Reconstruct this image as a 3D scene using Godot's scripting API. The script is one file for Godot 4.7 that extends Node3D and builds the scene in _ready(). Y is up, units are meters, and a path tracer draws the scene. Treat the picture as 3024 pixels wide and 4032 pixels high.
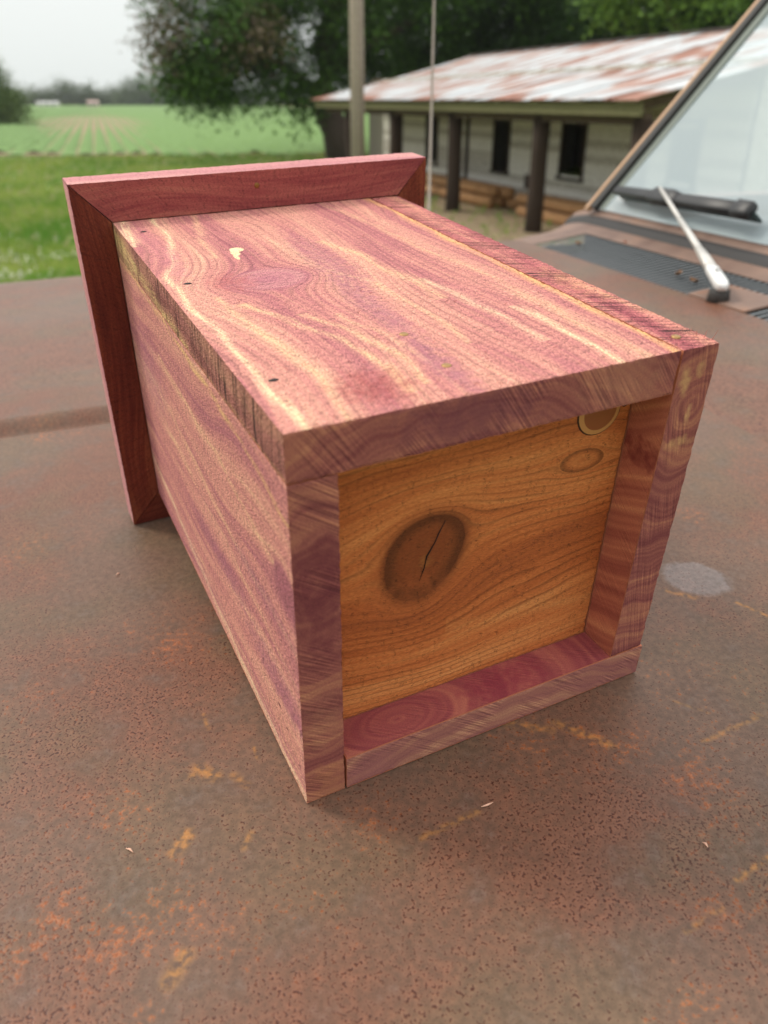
extends Node3D

# ---------------------------------------------------------------- helpers
var used_names := {}

func numbered(called: String) -> String:
	if not used_names.has(called):
		used_names[called] = 0
		return called
	used_names[called] += 1
	return "%s_%03d" % [called, used_names[called]]

func tag(o: Node, label: String, category := "", group := "", kind := "") -> void:
	if label: o.set_meta("label", label)
	if category: o.set_meta("category", category)
	if group: o.set_meta("group", group)
	if kind: o.set_meta("kind", kind)

func thing(called: String, label: String, category: String, at := Vector3.ZERO, turn := 0.0, group := "") -> Node3D:
	var o := Node3D.new()
	o.name = numbered(called)
	add_child(o)
	o.position = at
	o.rotation.y = turn
	tag(o, label, category, group)
	return o

func obj(called: String, mesh: Mesh, mat: Material, parent: Node) -> MeshInstance3D:
	var o := MeshInstance3D.new()
	o.name = numbered(called) if parent == self else called
	o.mesh = mesh
	if mat: o.material_override = mat
	parent.add_child(o, true)
	return o

func begin() -> SurfaceTool:
	var st := SurfaceTool.new()
	st.begin(Mesh.PRIMITIVE_TRIANGLES)
	return st

func done(st: SurfaceTool) -> ArrayMesh:
	st.generate_normals()
	return st.commit()

# a quad a-b-c-d seen anticlockwise from outside; written clockwise
func quad(st: SurfaceTool, a: Vector3, b: Vector3, c: Vector3, d: Vector3, ua := Vector2(0, 0), ub := Vector2(1, 0), uc := Vector2(1, 1), ud := Vector2(0, 1)) -> void:
	st.set_uv(ua); st.add_vertex(a)
	st.set_uv(uc); st.add_vertex(c)
	st.set_uv(ub); st.add_vertex(b)
	st.set_uv(ua); st.add_vertex(a)
	st.set_uv(ud); st.add_vertex(d)
	st.set_uv(uc); st.add_vertex(c)

func tri(st: SurfaceTool, a: Vector3, b: Vector3, c: Vector3) -> void:
	st.set_uv(Vector2(0, 0)); st.add_vertex(a)
	st.set_uv(Vector2(1, 1)); st.add_vertex(c)
	st.set_uv(Vector2(1, 0)); st.add_vertex(b)

func add_box(st: SurfaceTool, lo: Vector3, hi: Vector3) -> void:
	add_hexa(st, [Vector3(lo.x, lo.y, hi.z), Vector3(hi.x, lo.y, hi.z), Vector3(hi.x, hi.y, hi.z), Vector3(lo.x, hi.y, hi.z), Vector3(lo.x, lo.y, lo.z), Vector3(hi.x, lo.y, lo.z), Vector3(hi.x, hi.y, lo.z), Vector3(lo.x, hi.y, lo.z)])

# eight corners: 0-3 the front ring anticlockwise seen from outside, 4-7 the same ring behind
func add_hexa(st: SurfaceTool, p: Array) -> void:
	quad(st, p[0], p[1], p[2], p[3])
	quad(st, p[5], p[4], p[7], p[6])
	quad(st, p[4], p[0], p[3], p[7])
	quad(st, p[1], p[5], p[6], p[2])
	quad(st, p[3], p[2], p[6], p[7])
	quad(st, p[4], p[5], p[1], p[0])

func box_mesh(lo: Vector3, hi: Vector3) -> ArrayMesh:
	var st := begin()
	st.set_smooth_group(-1)
	add_box(st, lo, hi)
	return done(st)

# a bar between two points with its own width and height, up given
func bar_mesh(a: Vector3, b: Vector3, w0: float, h0: float, w1: float, h1: float, up := Vector3.UP) -> ArrayMesh:
	var st := begin()
	st.set_smooth_group(-1)
	var d := (b - a).normalized()
	var s := d.cross(up).normalized()
	var t := s.cross(d).normalized()
	add_hexa(st, [a - s * w0 - t * h0, a + s * w0 - t * h0, a + s * w0 + t * h0, a - s * w0 + t * h0, b - s * w1 - t * h1, b + s * w1 - t * h1, b + s * w1 + t * h1, b - s * w1 + t * h1])
	return done(st)

# a rounded bar through points, with half widths and half heights
func oval_mesh(path: Array, ws: Array, hs: Array, up := Vector3.UP) -> ArrayMesh:
	var st := begin()
	var rings := []
	var sides := 14
	for i in path.size():
		var d: Vector3 = (path[min(i + 1, path.size() - 1)] - path[max(i - 1, 0)]).normalized()
		var s := d.cross(up).normalized()
		var t := s.cross(d)
		var ring := []
		for k in sides:
			var a := TAU * k / sides
			var cx := signf(cos(a)) * pow(absf(cos(a)), 0.55)
			var sy := signf(sin(a)) * pow(absf(sin(a)), 0.55)
			ring.append(path[i] + s * cx * ws[i] + t * sy * hs[i])
		rings.append(ring)
	for i in path.size() - 1:
		for k in sides:
			var n := (k + 1) % sides
			quad(st, rings[i][k], rings[i][n], rings[i + 1][n], rings[i + 1][k])
	for k in sides:
		var n := (k + 1) % sides
		tri(st, path[0], rings[0][n], rings[0][k])
		tri(st, path[-1], rings[-1][k], rings[-1][n])
	return done(st)

func add_tube(st: SurfaceTool, path: Array, radii: Array, sides := 10, cap := true) -> void:
	var rings := []
	for i in path.size():
		var d: Vector3 = (path[min(i + 1, path.size() - 1)] - path[max(i - 1, 0)]).normalized()
		var s := d.cross(Vector3.UP if absf(d.y) < 0.95 else Vector3.RIGHT).normalized()
		var t := s.cross(d)
		var ring := []
		for k in sides:
			var a := TAU * k / sides
			ring.append(path[i] + (s * cos(a) + t * sin(a)) * radii[i])
		rings.append(ring)
	for i in path.size() - 1:
		for k in sides:
			var n := (k + 1) % sides
			quad(st, rings[i][k], rings[i][n], rings[i + 1][n], rings[i + 1][k])
	if cap:
		for e in [0, path.size() - 1]:
			for k in sides:
				var n := (k + 1) % sides
				if e == 0: tri(st, path[e], rings[e][n], rings[e][k])
				else: tri(st, path[e], rings[e][k], rings[e][n])

func tube_mesh(path: Array, radii: Array, sides := 10) -> ArrayMesh:
	var st := begin()
	add_tube(st, path, radii, sides)
	return done(st)

func lathe_mesh(profile: Array, sides := 24) -> ArrayMesh:  # profile of Vector2(radius, y) from the bottom up
	var st := begin()
	for i in profile.size() - 1:
		for k in sides:
			var a := TAU * k / sides
			var b := TAU * (k + 1) / sides
			var p: Vector2 = profile[i]
			var q: Vector2 = profile[i + 1]
			quad(st, Vector3(p.x * sin(a), p.y, p.x * cos(a)), Vector3(p.x * sin(b), p.y, p.x * cos(b)), Vector3(q.x * sin(b), q.y, q.x * cos(b)), Vector3(q.x * sin(a), q.y, q.x * cos(a)))
	return done(st)

func paint(c: Color, rough := 0.8, metal := 0.0) -> StandardMaterial3D:
	var m := StandardMaterial3D.new()
	m.albedo_color = c
	m.roughness = rough
	m.metallic = metal
	return m

func noise(seed_: int, freq: float, kind := FastNoiseLite.TYPE_SIMPLEX_SMOOTH, oct := 1) -> FastNoiseLite:
	var n := FastNoiseLite.new()
	n.seed = seed_
	n.frequency = freq
	n.noise_type = kind
	n.fractal_type = FastNoiseLite.FRACTAL_NONE if oct == 1 else FastNoiseLite.FRACTAL_FBM
	n.fractal_octaves = oct
	return n

func noise_tex(seed_: int, freq: float, colors: Array, size := 512, oct := 4) -> NoiseTexture2D:
	var t := NoiseTexture2D.new()
	t.width = size
	t.height = size
	t.seamless = true
	t.noise = noise(seed_, freq, FastNoiseLite.TYPE_SIMPLEX_SMOOTH, oct)
	var g := Gradient.new()
	var offs := PackedFloat32Array()
	var cols := PackedColorArray()
	for i in colors.size():
		offs.append(float(i) / (colors.size() - 1))
		cols.append(colors[i])
	g.offsets = offs
	g.colors = cols
	t.color_ramp = g
	return t

func tri_mat(tex: Texture2D, scale: float, rough := 0.85) -> StandardMaterial3D:
	var m := paint(Color.WHITE, rough)
	m.albedo_texture = tex
	m.uv1_triplanar = true
	m.uv1_world_triplanar = true
	m.uv1_scale = Vector3.ONE * scale
	return m

func c8(r: float, g: float, b: float) -> Color:
	return Color(r / 255.0, g / 255.0, b / 255.0)

# ---------------------------------------------------------------- timber textures
func lut(stops: Array) -> PackedColorArray:  # [[t, colour], ...]
	var out := PackedColorArray()
	for i in 256:
		var t := i / 255.0
		var c: Color = stops[0][1]
		for k in stops.size() - 1:
			if t >= stops[k][0]:
				c = (stops[k][1] as Color).lerp(stops[k + 1][1], clampf((t - stops[k][0]) / (stops[k + 1][0] - stops[k][0]), 0, 1))
		out.append(c)
	return out

func to_mat(w: int, h: int, data: PackedByteArray, height: PackedByteArray, relief_cm: float, rough: float) -> StandardMaterial3D:
	var m := StandardMaterial3D.new()
	m.albedo_texture = ImageTexture.create_from_image(Image.create_from_data(w, h, false, Image.FORMAT_RGB8, data))
	m.texture_repeat = false
	m.roughness = rough
	m.metallic_specular = 0.35
	if relief_cm > 0.0:
		m.heightmap_enabled = true
		m.heightmap_scale = relief_cm
		m.heightmap_texture = ImageTexture.create_from_image(Image.create_from_data(w, h, false, Image.FORMAT_L8, height))
	return m

# Sawn board face, grain along y. o: seed, stops, warp, bend, knots [x, y, a, b], streaks [points, width, strength, colour], patches [x, y, rx, ry, colour, strength], fuzz, ring, kerf
func sawn(wmm: float, hmm: float, ppm: float, o: Dictionary) -> StandardMaterial3D:
	var w := int(wmm * ppm)
	var h := int(hmm * ppm)
	var data := PackedByteArray()
	data.resize(w * h * 3)
	var hb := PackedByteArray()
	hb.resize(w * h)
	var sd: int = o.seed
	var nw := noise(sd, 0.012)
	var nb := noise(sd + 1, o.get("band", 0.035), FastNoiseLite.TYPE_SIMPLEX_SMOOTH, 3)
	var nf := noise(sd + 2, o.get("ringf", 0.33))
	var nz := noise(sd + 3, 0.85, FastNoiseLite.TYPE_SIMPLEX_SMOOTH, 2)
	var nk := noise(sd + 4, 0.9)
	var nl := noise(sd + 6, 0.8, FastNoiseLite.TYPE_SIMPLEX_SMOOTH, 2)
	var np := noise(sd + 5, 0.06, FastNoiseLite.TYPE_SIMPLEX_SMOOTH, 3)
	var table := lut(o.stops)
	var warp: float = o.get("warp", 7.0)
	var fuzz: float = o.get("fuzz", 0.14)
	var tear: float = o.get("tear", 0.42)
	var ring: float = o.get("ring", 0.1)
	var kerf: float = o.get("kerf", 0.0)
	var kang: float = o.get("kerf_angle", 0.9)
	var ka := cos(kang)
	var kb := sin(kang)
	var lean: float = o.get("lean", 0.0)
	var knots: Array = o.get("knots", [])
	var streaks: Array = o.get("streaks", [])
	var patches: Array = o.get("patches", [])
	var stretch: float = o.get("fibre", 0.4)
	var contrast: float = o.get("contrast", 0.42)
	var growth: float = o.get("growth", 0.0)
	var gdark: float = o.get("growth_dark", 0.2)
	var at := 0
	for j in h:
		var y := (j + 0.5) / ppm
		var sx := PackedFloat32Array()
		for s in streaks:
			var pts: Array = s[0]
			var x := -999.0
			for k in pts.size() - 1:
				if y >= pts[k].y and y <= pts[k + 1].y:
					var t: float = (y - pts[k].y) / (pts[k + 1].y - pts[k].y)
					x = lerpf(pts[k].x, pts[k + 1].x, t * t * (3.0 - 2.0 * t))
			sx.append(x)
		for i in w:
			var x := (i + 0.5) / ppm
			var wx := x + nw.get_noise_2d(x, y * 0.5) * warp
			var s := wx + lean * y
			var core := 0.0
			var depth := 1.0
			for kn in knots:
				var ex: float = (wx - kn[0]) / kn[2]
				var ey: float = (y - kn[1]) / kn[3]
				var d2 := ex * ex + ey * ey
				if d2 > 1.0:
					if d2 < 60.0:
						s -= (wx - kn[0]) / d2
						core = maxf(core, (0.75 if kn[2] > 8.0 else 0.1) * exp(-(d2 - 1.0) * 2.2))
				else:
					depth = sqrt(d2)
					core = 1.0 if kn[2] > 8.0 else 0.15
					s = kn[0] + depth * kn[2] * 0.8
			var f := nz.get_noise_2d(x * 1.6, y * stretch * 1.6)
			var val := 0.5 + contrast * nb.get_noise_2d(s, y * 0.06) + ring * nf.get_noise_2d(s, y * 0.05) + f * 0.07 + nl.get_noise_2d(s, y * 0.03) * 0.09
			var c := table[clampi(int(val * 255.0), 0, 255)]
			if core > 0.0:
				var kc: Color = o.get("knot_colour", Color(0.55, 0.33, 0.4))
				c = c.lerp(kc, core * o.get("knot_fill", 0.75))
			if growth > 0.0 and depth >= 1.0:
				var g := fposmod(s + np.get_noise_2d(x * 0.4, y * 0.2) * 3.0, growth) / growth
				c = c.darkened(gdark * smoothstep(0.55, 0.92, g) * (1.0 - smoothstep(0.92, 1.0, g)) * clampf(0.75 + 1.3 * np.get_noise_2d(s * 0.8 + 70.0, y * 0.15), 0.0, 1.3))
			if core > 0.0 and o.has("knot_rim"):
				c = c.darkened(float(o.knot_rim) * (smoothstep(0.6, 0.93, depth) if depth < 1.0 else maxf(0.0, (core - 0.3) * 1.6)) * 0.8)
			for k in streaks.size():
				var d := (x - sx[k] + nw.get_noise_2d(x * 3.0 + 91.0, y * 2.0) * 2.0) / float(streaks[k][1])
				if absf(d) < 2.5:
					var keep := exp(-d * d) * float(streaks[k][2]) * clampf(0.8 + f * 0.35 + nl.get_noise_2d(s * 0.7, y * 0.04) * 0.9, 0.0, 1.15)
					c = c.lerp(streaks[k][3], clampf(keep, 0.0, 1.0))
			for p in patches:
				var px: float = (x - p[0]) / p[2]
				var py: float = (y - p[1]) / p[3]
				var e := px * px + py * py
				if e < 2.2:
					var keep := clampf((1.1 - e + np.get_noise_2d(x * 2.5, y * 2.5) * (float(p[6]) if p.size() > 6 else 0.8)) * (0.75 if p.size() < 7 else 3.0), 0.0, 1.0) * float(p[5])
					c = c.lerp(p[4], keep)
			var hgt := 0.55 + f * 0.45
			var tone := 1.0 + f * fuzz
			var fl := nk.get_noise_2d(x * 1.0 + 3.0 * f, y * stretch)
			if fl < -tear:
				var q := clampf((-tear - fl) * 5.0, 0.0, 1.0)
				tone *= 1.0 - q * o.get("tear_dark", 0.38)
				hgt -= q * 0.35
			if kerf > 0.0:
				var kk := nf.get_noise_2d((x * ka + y * kb) * 2.6, (y * ka - x * kb) * 0.05 + 40.0)
				var gate := clampf(0.6 + 1.6 * np.get_noise_2d(x * 0.6 + 300.0, y * 0.6), 0.0, 1.0)
				var deep := clampf((kk - 0.28) * 3.0, 0.0, 1.0) * gate * kerf
				tone *= 1.0 - deep * 0.5
				hgt -= deep * 0.5
			data[at * 3] = clampi(int(c.r * tone * 255.0), 0, 255)
			data[at * 3 + 1] = clampi(int(c.g * tone * 255.0), 0, 255)
			data[at * 3 + 2] = clampi(int(c.b * tone * 255.0), 0, 255)
			hb[at] = clampi(int(hgt * 255.0), 0, 255)
			at += 1
	return to_mat(w, h, data, hb, o.get("relief", 0.05), o.get("rough", 0.82))

# End grain: growth rings round (cx, cy) and fine saw lines
func end_grain(wmm: float, hmm: float, ppm: float, o: Dictionary) -> StandardMaterial3D:
	var w := int(wmm * ppm)
	var h := int(hmm * ppm)
	var data := PackedByteArray()
	data.resize(w * h * 3)
	var hb := PackedByteArray()
	hb.resize(w * h)
	var sd: int = o.seed
	var nb := noise(sd, o.get("band", 0.075), FastNoiseLite.TYPE_SIMPLEX_SMOOTH, 2)
	var nr := noise(sd + 1, o.get("ringf", 0.42))
	var ns := noise(sd + 2, 0.55)
	var nw := noise(sd + 3, 0.05)
	var nz := noise(sd + 4, 0.9, FastNoiseLite.TYPE_SIMPLEX_SMOOTH, 2)
	var table := lut(o.stops)
	var rings: Array = o.rings
	var sa := sin(float(o.get("saw", 0.9)))
	var ca := cos(float(o.get("saw", 0.9)))
	var sawing: float = o.get("sawing", 0.1)
	var wav: float = o.get("wave", 2.0)
	var patches: Array = o.get("patches", [])
	var at := 0
	for j in h:
		var y := (j + 0.5) / ppm
		for i in w:
			var x := (i + 0.5) / ppm
			var d := 1e9
			for r in rings:
				var dx: float = (x - r[0]) * r[2]
				var dy: float = (y - r[1]) * r[3]
				d = minf(d, sqrt(dx * dx + dy * dy))
			d += nw.get_noise_2d(x, y) * wav
			var z := nz.get_noise_2d(x, y)
			var val := 0.5 + 0.34 * nb.get_noise_2d(d, y * 0.12) + 0.12 * nr.get_noise_2d(d, 7.0) + z * 0.05
			var saw := ns.get_noise_2d((x * ca + y * sa) * 1.7, (y * ca - x * sa) * 0.05) * clampf(0.6 + 1.5 * nw.get_noise_2d(x * 0.8 + 50.0, y * 0.8), 0.0, 1.2)
			val += saw * sawing * 1.4
			var c := table[clampi(int(val * 255.0), 0, 255)]
			for p in patches:
				var px: float = (x - p[0]) / p[2]
				var py: float = (y - p[1]) / p[3]
				var e := px * px + py * py
				if e < 2.0:
					c = c.lerp(p[4], clampf((1.0 - e + nb.get_noise_2d(x * 2.0, y * 2.0) * 0.6) * 0.9, 0.0, 1.0) * float(p[5]))
			var tone := 1.0 + saw * sawing + z * 0.07
			data[at * 3] = clampi(int(c.r * tone * 255.0), 0, 255)
			data[at * 3 + 1] = clampi(int(c.g * tone * 255.0), 0, 255)
			data[at * 3 + 2] = clampi(int(c.b * tone * 255.0), 0, 255)
			hb[at] = clampi(int((0.5 + saw * 0.35 + z * 0.15) * 255.0), 0, 255)
			at += 1
	return to_mat(w, h, data, hb, 0.018, o.get("rough", 0.8))

# ---------------------------------------------------------------- boards with worn edges
var edge_noise := noise(77, 320.0, FastNoiseLite.TYPE_SIMPLEX_SMOOTH, 2)
var wear := 0.00038

func worn(p: Vector3, lo: Vector3, hi: Vector3) -> Vector3:
	var onx := p.x < lo.x + 1e-5 or p.x > hi.x - 1e-5
	var ony := p.y < lo.y + 1e-5 or p.y > hi.y - 1e-5
	var onz := p.z < lo.z + 1e-5 or p.z > hi.z - 1e-5
	if int(onx) + int(ony) + int(onz) < 2: return p
	var mid := (lo + hi) * 0.5
	var k := wear * (0.45 + 0.9 * edge_noise.get_noise_3d(p.x, p.y, p.z))
	k = maxf(k, wear * 0.08)
	if onx: p.x += k * signf(mid.x - p.x)
	if ony: p.y += k * signf(mid.y - p.y)
	if onz: p.z += k * signf(mid.z - p.z)
	return p

func cuts(a: float, b: float, step: float) -> PackedFloat32Array:
	var n := maxi(1, int(absf(b - a) / step))
	var out := PackedFloat32Array([a])
	if n > 3: out.append(a + 0.0012 * signf(b - a))
	for i in range(1, n):
		out.append(lerpf(a, b, float(i) / n))
	if n > 3: out.append(b - 0.0012 * signf(b - a))
	out.append(b)
	return out

# mats: keys "+x" "-x" "+y" "-y" "+z" "-z"; texture x runs along x (or y on the x faces), texture y runs away from the viewer (or up on the z faces)
func board(called: String, lo: Vector3, hi: Vector3, mats: Dictionary, rest: Material, parent: Node) -> MeshInstance3D:
	var mesh := ArrayMesh.new()
	var step := 0.0016
	for key in ["+x", "-x", "+y", "-y", "+z", "-z"]:
		var st := begin()
		st.set_smooth_group(-1)
		var ax: int = "xyz".find(key[1])
		var plus: bool = key[0] == "+"
		var ia := [1, 0, 0][ax] as int
		var ib := [2, 2, 1][ax] as int
		var a := cuts(lo[ia], hi[ia], step * (3.0 if ib == 2 else 1.0))
		var b := cuts(hi[2], lo[2], step) if ib == 2 else cuts(lo[1], hi[1], step * 1.5)
		var vis: bool = mats.has(key)
		if not vis:
			a = PackedFloat32Array([lo[ia], hi[ia]])
			b = PackedFloat32Array([hi[2], lo[2]]) if ib == 2 else PackedFloat32Array([lo[1], hi[1]])
		for i in a.size() - 1:
			for j in b.size() - 1:
				var ps := []
				var us := []
				for c in [[i, j], [i + 1, j], [i + 1, j + 1], [i, j + 1]]:
					var p := Vector3.ZERO
					p[ax] = hi[ax] if plus else lo[ax]
					p[ia] = a[c[0]]
					p[ib] = b[c[1]]
					us.append(Vector2((p[ia] - lo[ia]) / (hi[ia] - lo[ia]), ((hi[2] - p[2]) / (hi[2] - lo[2])) if ib == 2 else ((p[1] - lo[1]) / (hi[1] - lo[1]))))
					ps.append(worn(p, lo, hi))
				if vis and mats[key].has_meta("swap"):
					for c in 4: us[c] = Vector2(us[c].y, us[c].x)
				var n: Vector3 = (ps[1] - ps[0]).cross(ps[3] - ps[0])
				if (n[ax] > 0.0) == plus: quad(st, ps[0], ps[1], ps[2], ps[3], us[0], us[1], us[2], us[3])
				else: quad(st, ps[3], ps[2], ps[1], ps[0], us[3], us[2], us[1], us[0])
		st.generate_normals()
		st.commit(mesh)
		mesh.surface_set_material(mesh.get_surface_count() - 1, mats.get(key, rest))
	var o := MeshInstance3D.new()
	o.name = called
	o.mesh = mesh
	parent.add_child(o, true)
	return o

# a mitred strip: four corners in x-y (outer a, outer b, inner b, inner a), from z0 (near) to z1 (far)
func strip(called: String, c: Array, z0: float, z1: float, front: Material, outer: Material, parent: Node) -> MeshInstance3D:
	var mesh := ArrayMesh.new()
	var f := []
	var r := []
	for p in c:
		f.append(Vector3(p.x, p.y, z0))
		r.append(Vector3(p.x, p.y, z1))
	var n := 90
	var along := (f[1] - f[0]) as Vector3
	var flip: bool = (f[1] - f[0]).cross(f[3] - f[0]).z < 0.0
	var sets := [[f[0], f[1], f[2], f[3], front], [r[0], r[1], f[1], f[0], outer], [r[3], r[2], r[1], r[0], outer], [f[3], f[2], r[2], r[3], front], [f[0], f[3], r[3], r[0], outer], [r[1], r[2], f[2], f[1], outer]]
	for s in sets:
		var st := begin()
		st.set_smooth_group(-1)
		for i in n:
			var t0 := float(i) / n
			var t1 := float(i + 1) / n
			var a: Vector3 = s[0].lerp(s[1], t0)
			var b: Vector3 = s[0].lerp(s[1], t1)
			var cc: Vector3 = s[3].lerp(s[2], t1)
			var d: Vector3 = s[3].lerp(s[2], t0)
			var pp := [a, b, cc, d]
			for q in 4:
				var k := 0.0003 * (0.5 + edge_noise.get_noise_3d(pp[q].x, pp[q].y, pp[q].z))
				pp[q] += (((f[0] + f[1] + f[2] + f[3] + r[0] + r[1] + r[2] + r[3]) / 8.0 - pp[q]) * Vector3(0.0 if absf(along.x) > absf(along.y) else 1.0, 1.0 if absf(along.x) > absf(along.y) else 0.0, 1.0)).normalized() * k
			if flip: quad(st, pp[3], pp[2], pp[1], pp[0], Vector2(1, t0), Vector2(1, t1), Vector2(0, t1), Vector2(0, t0))
			else: quad(st, pp[0], pp[1], pp[2], pp[3], Vector2(0, t0), Vector2(0, t1), Vector2(1, t1), Vector2(1, t0))
		st.generate_normals()
		st.commit(mesh)
		mesh.surface_set_material(mesh.get_surface_count() - 1, s[4])
	var o := MeshInstance3D.new()
	o.name = called
	o.mesh = mesh
	parent.add_child(o, true)
	return o

# ---------------------------------------------------------------- rusty sheet metal
func field(seed_: int, per_metre: float, oct: int, u0: float, v0: float, px: float, w: int, h: int) -> PackedByteArray:
	var n := noise(seed_, per_metre * px, FastNoiseLite.TYPE_SIMPLEX_SMOOTH, oct)
	n.offset = Vector3(u0 / px + 9000.0, v0 / px + 9000.0, 0)
	return n.get_image(w, h, false, false, false).get_data()

const RUST_BLOBS := [[-0.0507, -0.136, 0.022, 0.7], [-0.114, -0.115, 0.02, 0.5], [-0.129, -0.275, 0.02, 0.5], [-0.068, 0.027, 0.02, 0.9], [-0.107, 0.0175, 0.016, 0.9], [-0.118, 0.029, 0.014, 0.95], [-0.082, 0.03, 0.018, 0.9],
	[-0.098, -0.128, 0.02, 0.4], [-0.041, 0.052, 0.012, 0.6], [0.146, 0.019, 0.015, 0.7], [0.169, 0.036, 0.018, 0.7], [0.133, 0.005, 0.012, 0.7], [0.163, 0.069, 0.018, 0.55], [0.165, 0.049, 0.02, 0.7], [0.146, 0.1, 0.02, 0.6], [0.3085, -0.149, 0.014, 0.8],
	[0.11, 0.0, 0.02, 0.5], [-0.0135, 0.0465, 0.02, 0.35], [0.102, 0.1265, 0.012, 0.7], [-0.074, 0.067, 0.008, 1.0], [-0.128, -0.475, 0.02, 0.8], [0.02, 0.02, 0.018, 0.35], [-0.09, -0.02, 0.025, 0.4], [0.2, 0.0, 0.03, 0.4], [0.42, -0.2, 0.03, 0.4], [0.5, -0.5, 0.02, 0.5], [0.6, -0.62, 0.015, 0.5], [-0.3, -0.4, 0.05, 0.5], [-0.5, -0.2, 0.08, 0.5], [0.3, 0.1, 0.05, 0.5], [-0.4, -0.9, 0.08, 0.4]]
const SCRAPES := [[0.0415, 0.0323, 0.0689, 0.0281, 0.0016, 0.55], [0.1268, -0.007, 0.1442, 0.0146, 0.0025, 0.6], [0.1512, 0.0921, 0.1703, 0.0879, 0.0012, 0.7], [0.2752, -0.0574, 0.2831, -0.0402, 0.0012, 0.8], [0.2443, -0.0815, 0.2553, -0.0698, 0.002, 0.6], [0.1193, 0.1031, 0.1383, 0.1, 0.0012, 0.5], [0.1864, 0.0273, 0.2226, 0.0226, 0.0015, 0.5], [0.1035, -0.0155, 0.1224, -0.0037, 0.003, 0.45],
	[-0.0426, -0.0375, -0.036, -0.03, 0.003, 0.75], [-0.046, -0.034, -0.041, -0.0355, 0.002, 0.6], [-0.0575, 0.0045, -0.0515, -0.003, 0.0026, 0.8], [-0.054, 0.004, -0.05, -0.001, 0.0015, 0.7], [-0.0645, 0.058, -0.058, 0.0505, 0.003, 0.75], [-0.066, 0.058, -0.06, 0.054, 0.002, 0.7], [-0.036, -0.072, -0.035, -0.06, 0.001, 0.6], [-0.016, -0.042, -0.0155, -0.034, 0.0008, 0.6], [-0.028, -0.028, -0.023, -0.02, 0.002, 0.5], [-0.03, 0.012, -0.026, 0.006, 0.0016, 0.5], [0.2, 0.055, 0.205, 0.05, 0.001, 0.5], [0.19, 0.0, 0.2, 0.012, 0.001, 0.4]]

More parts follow.
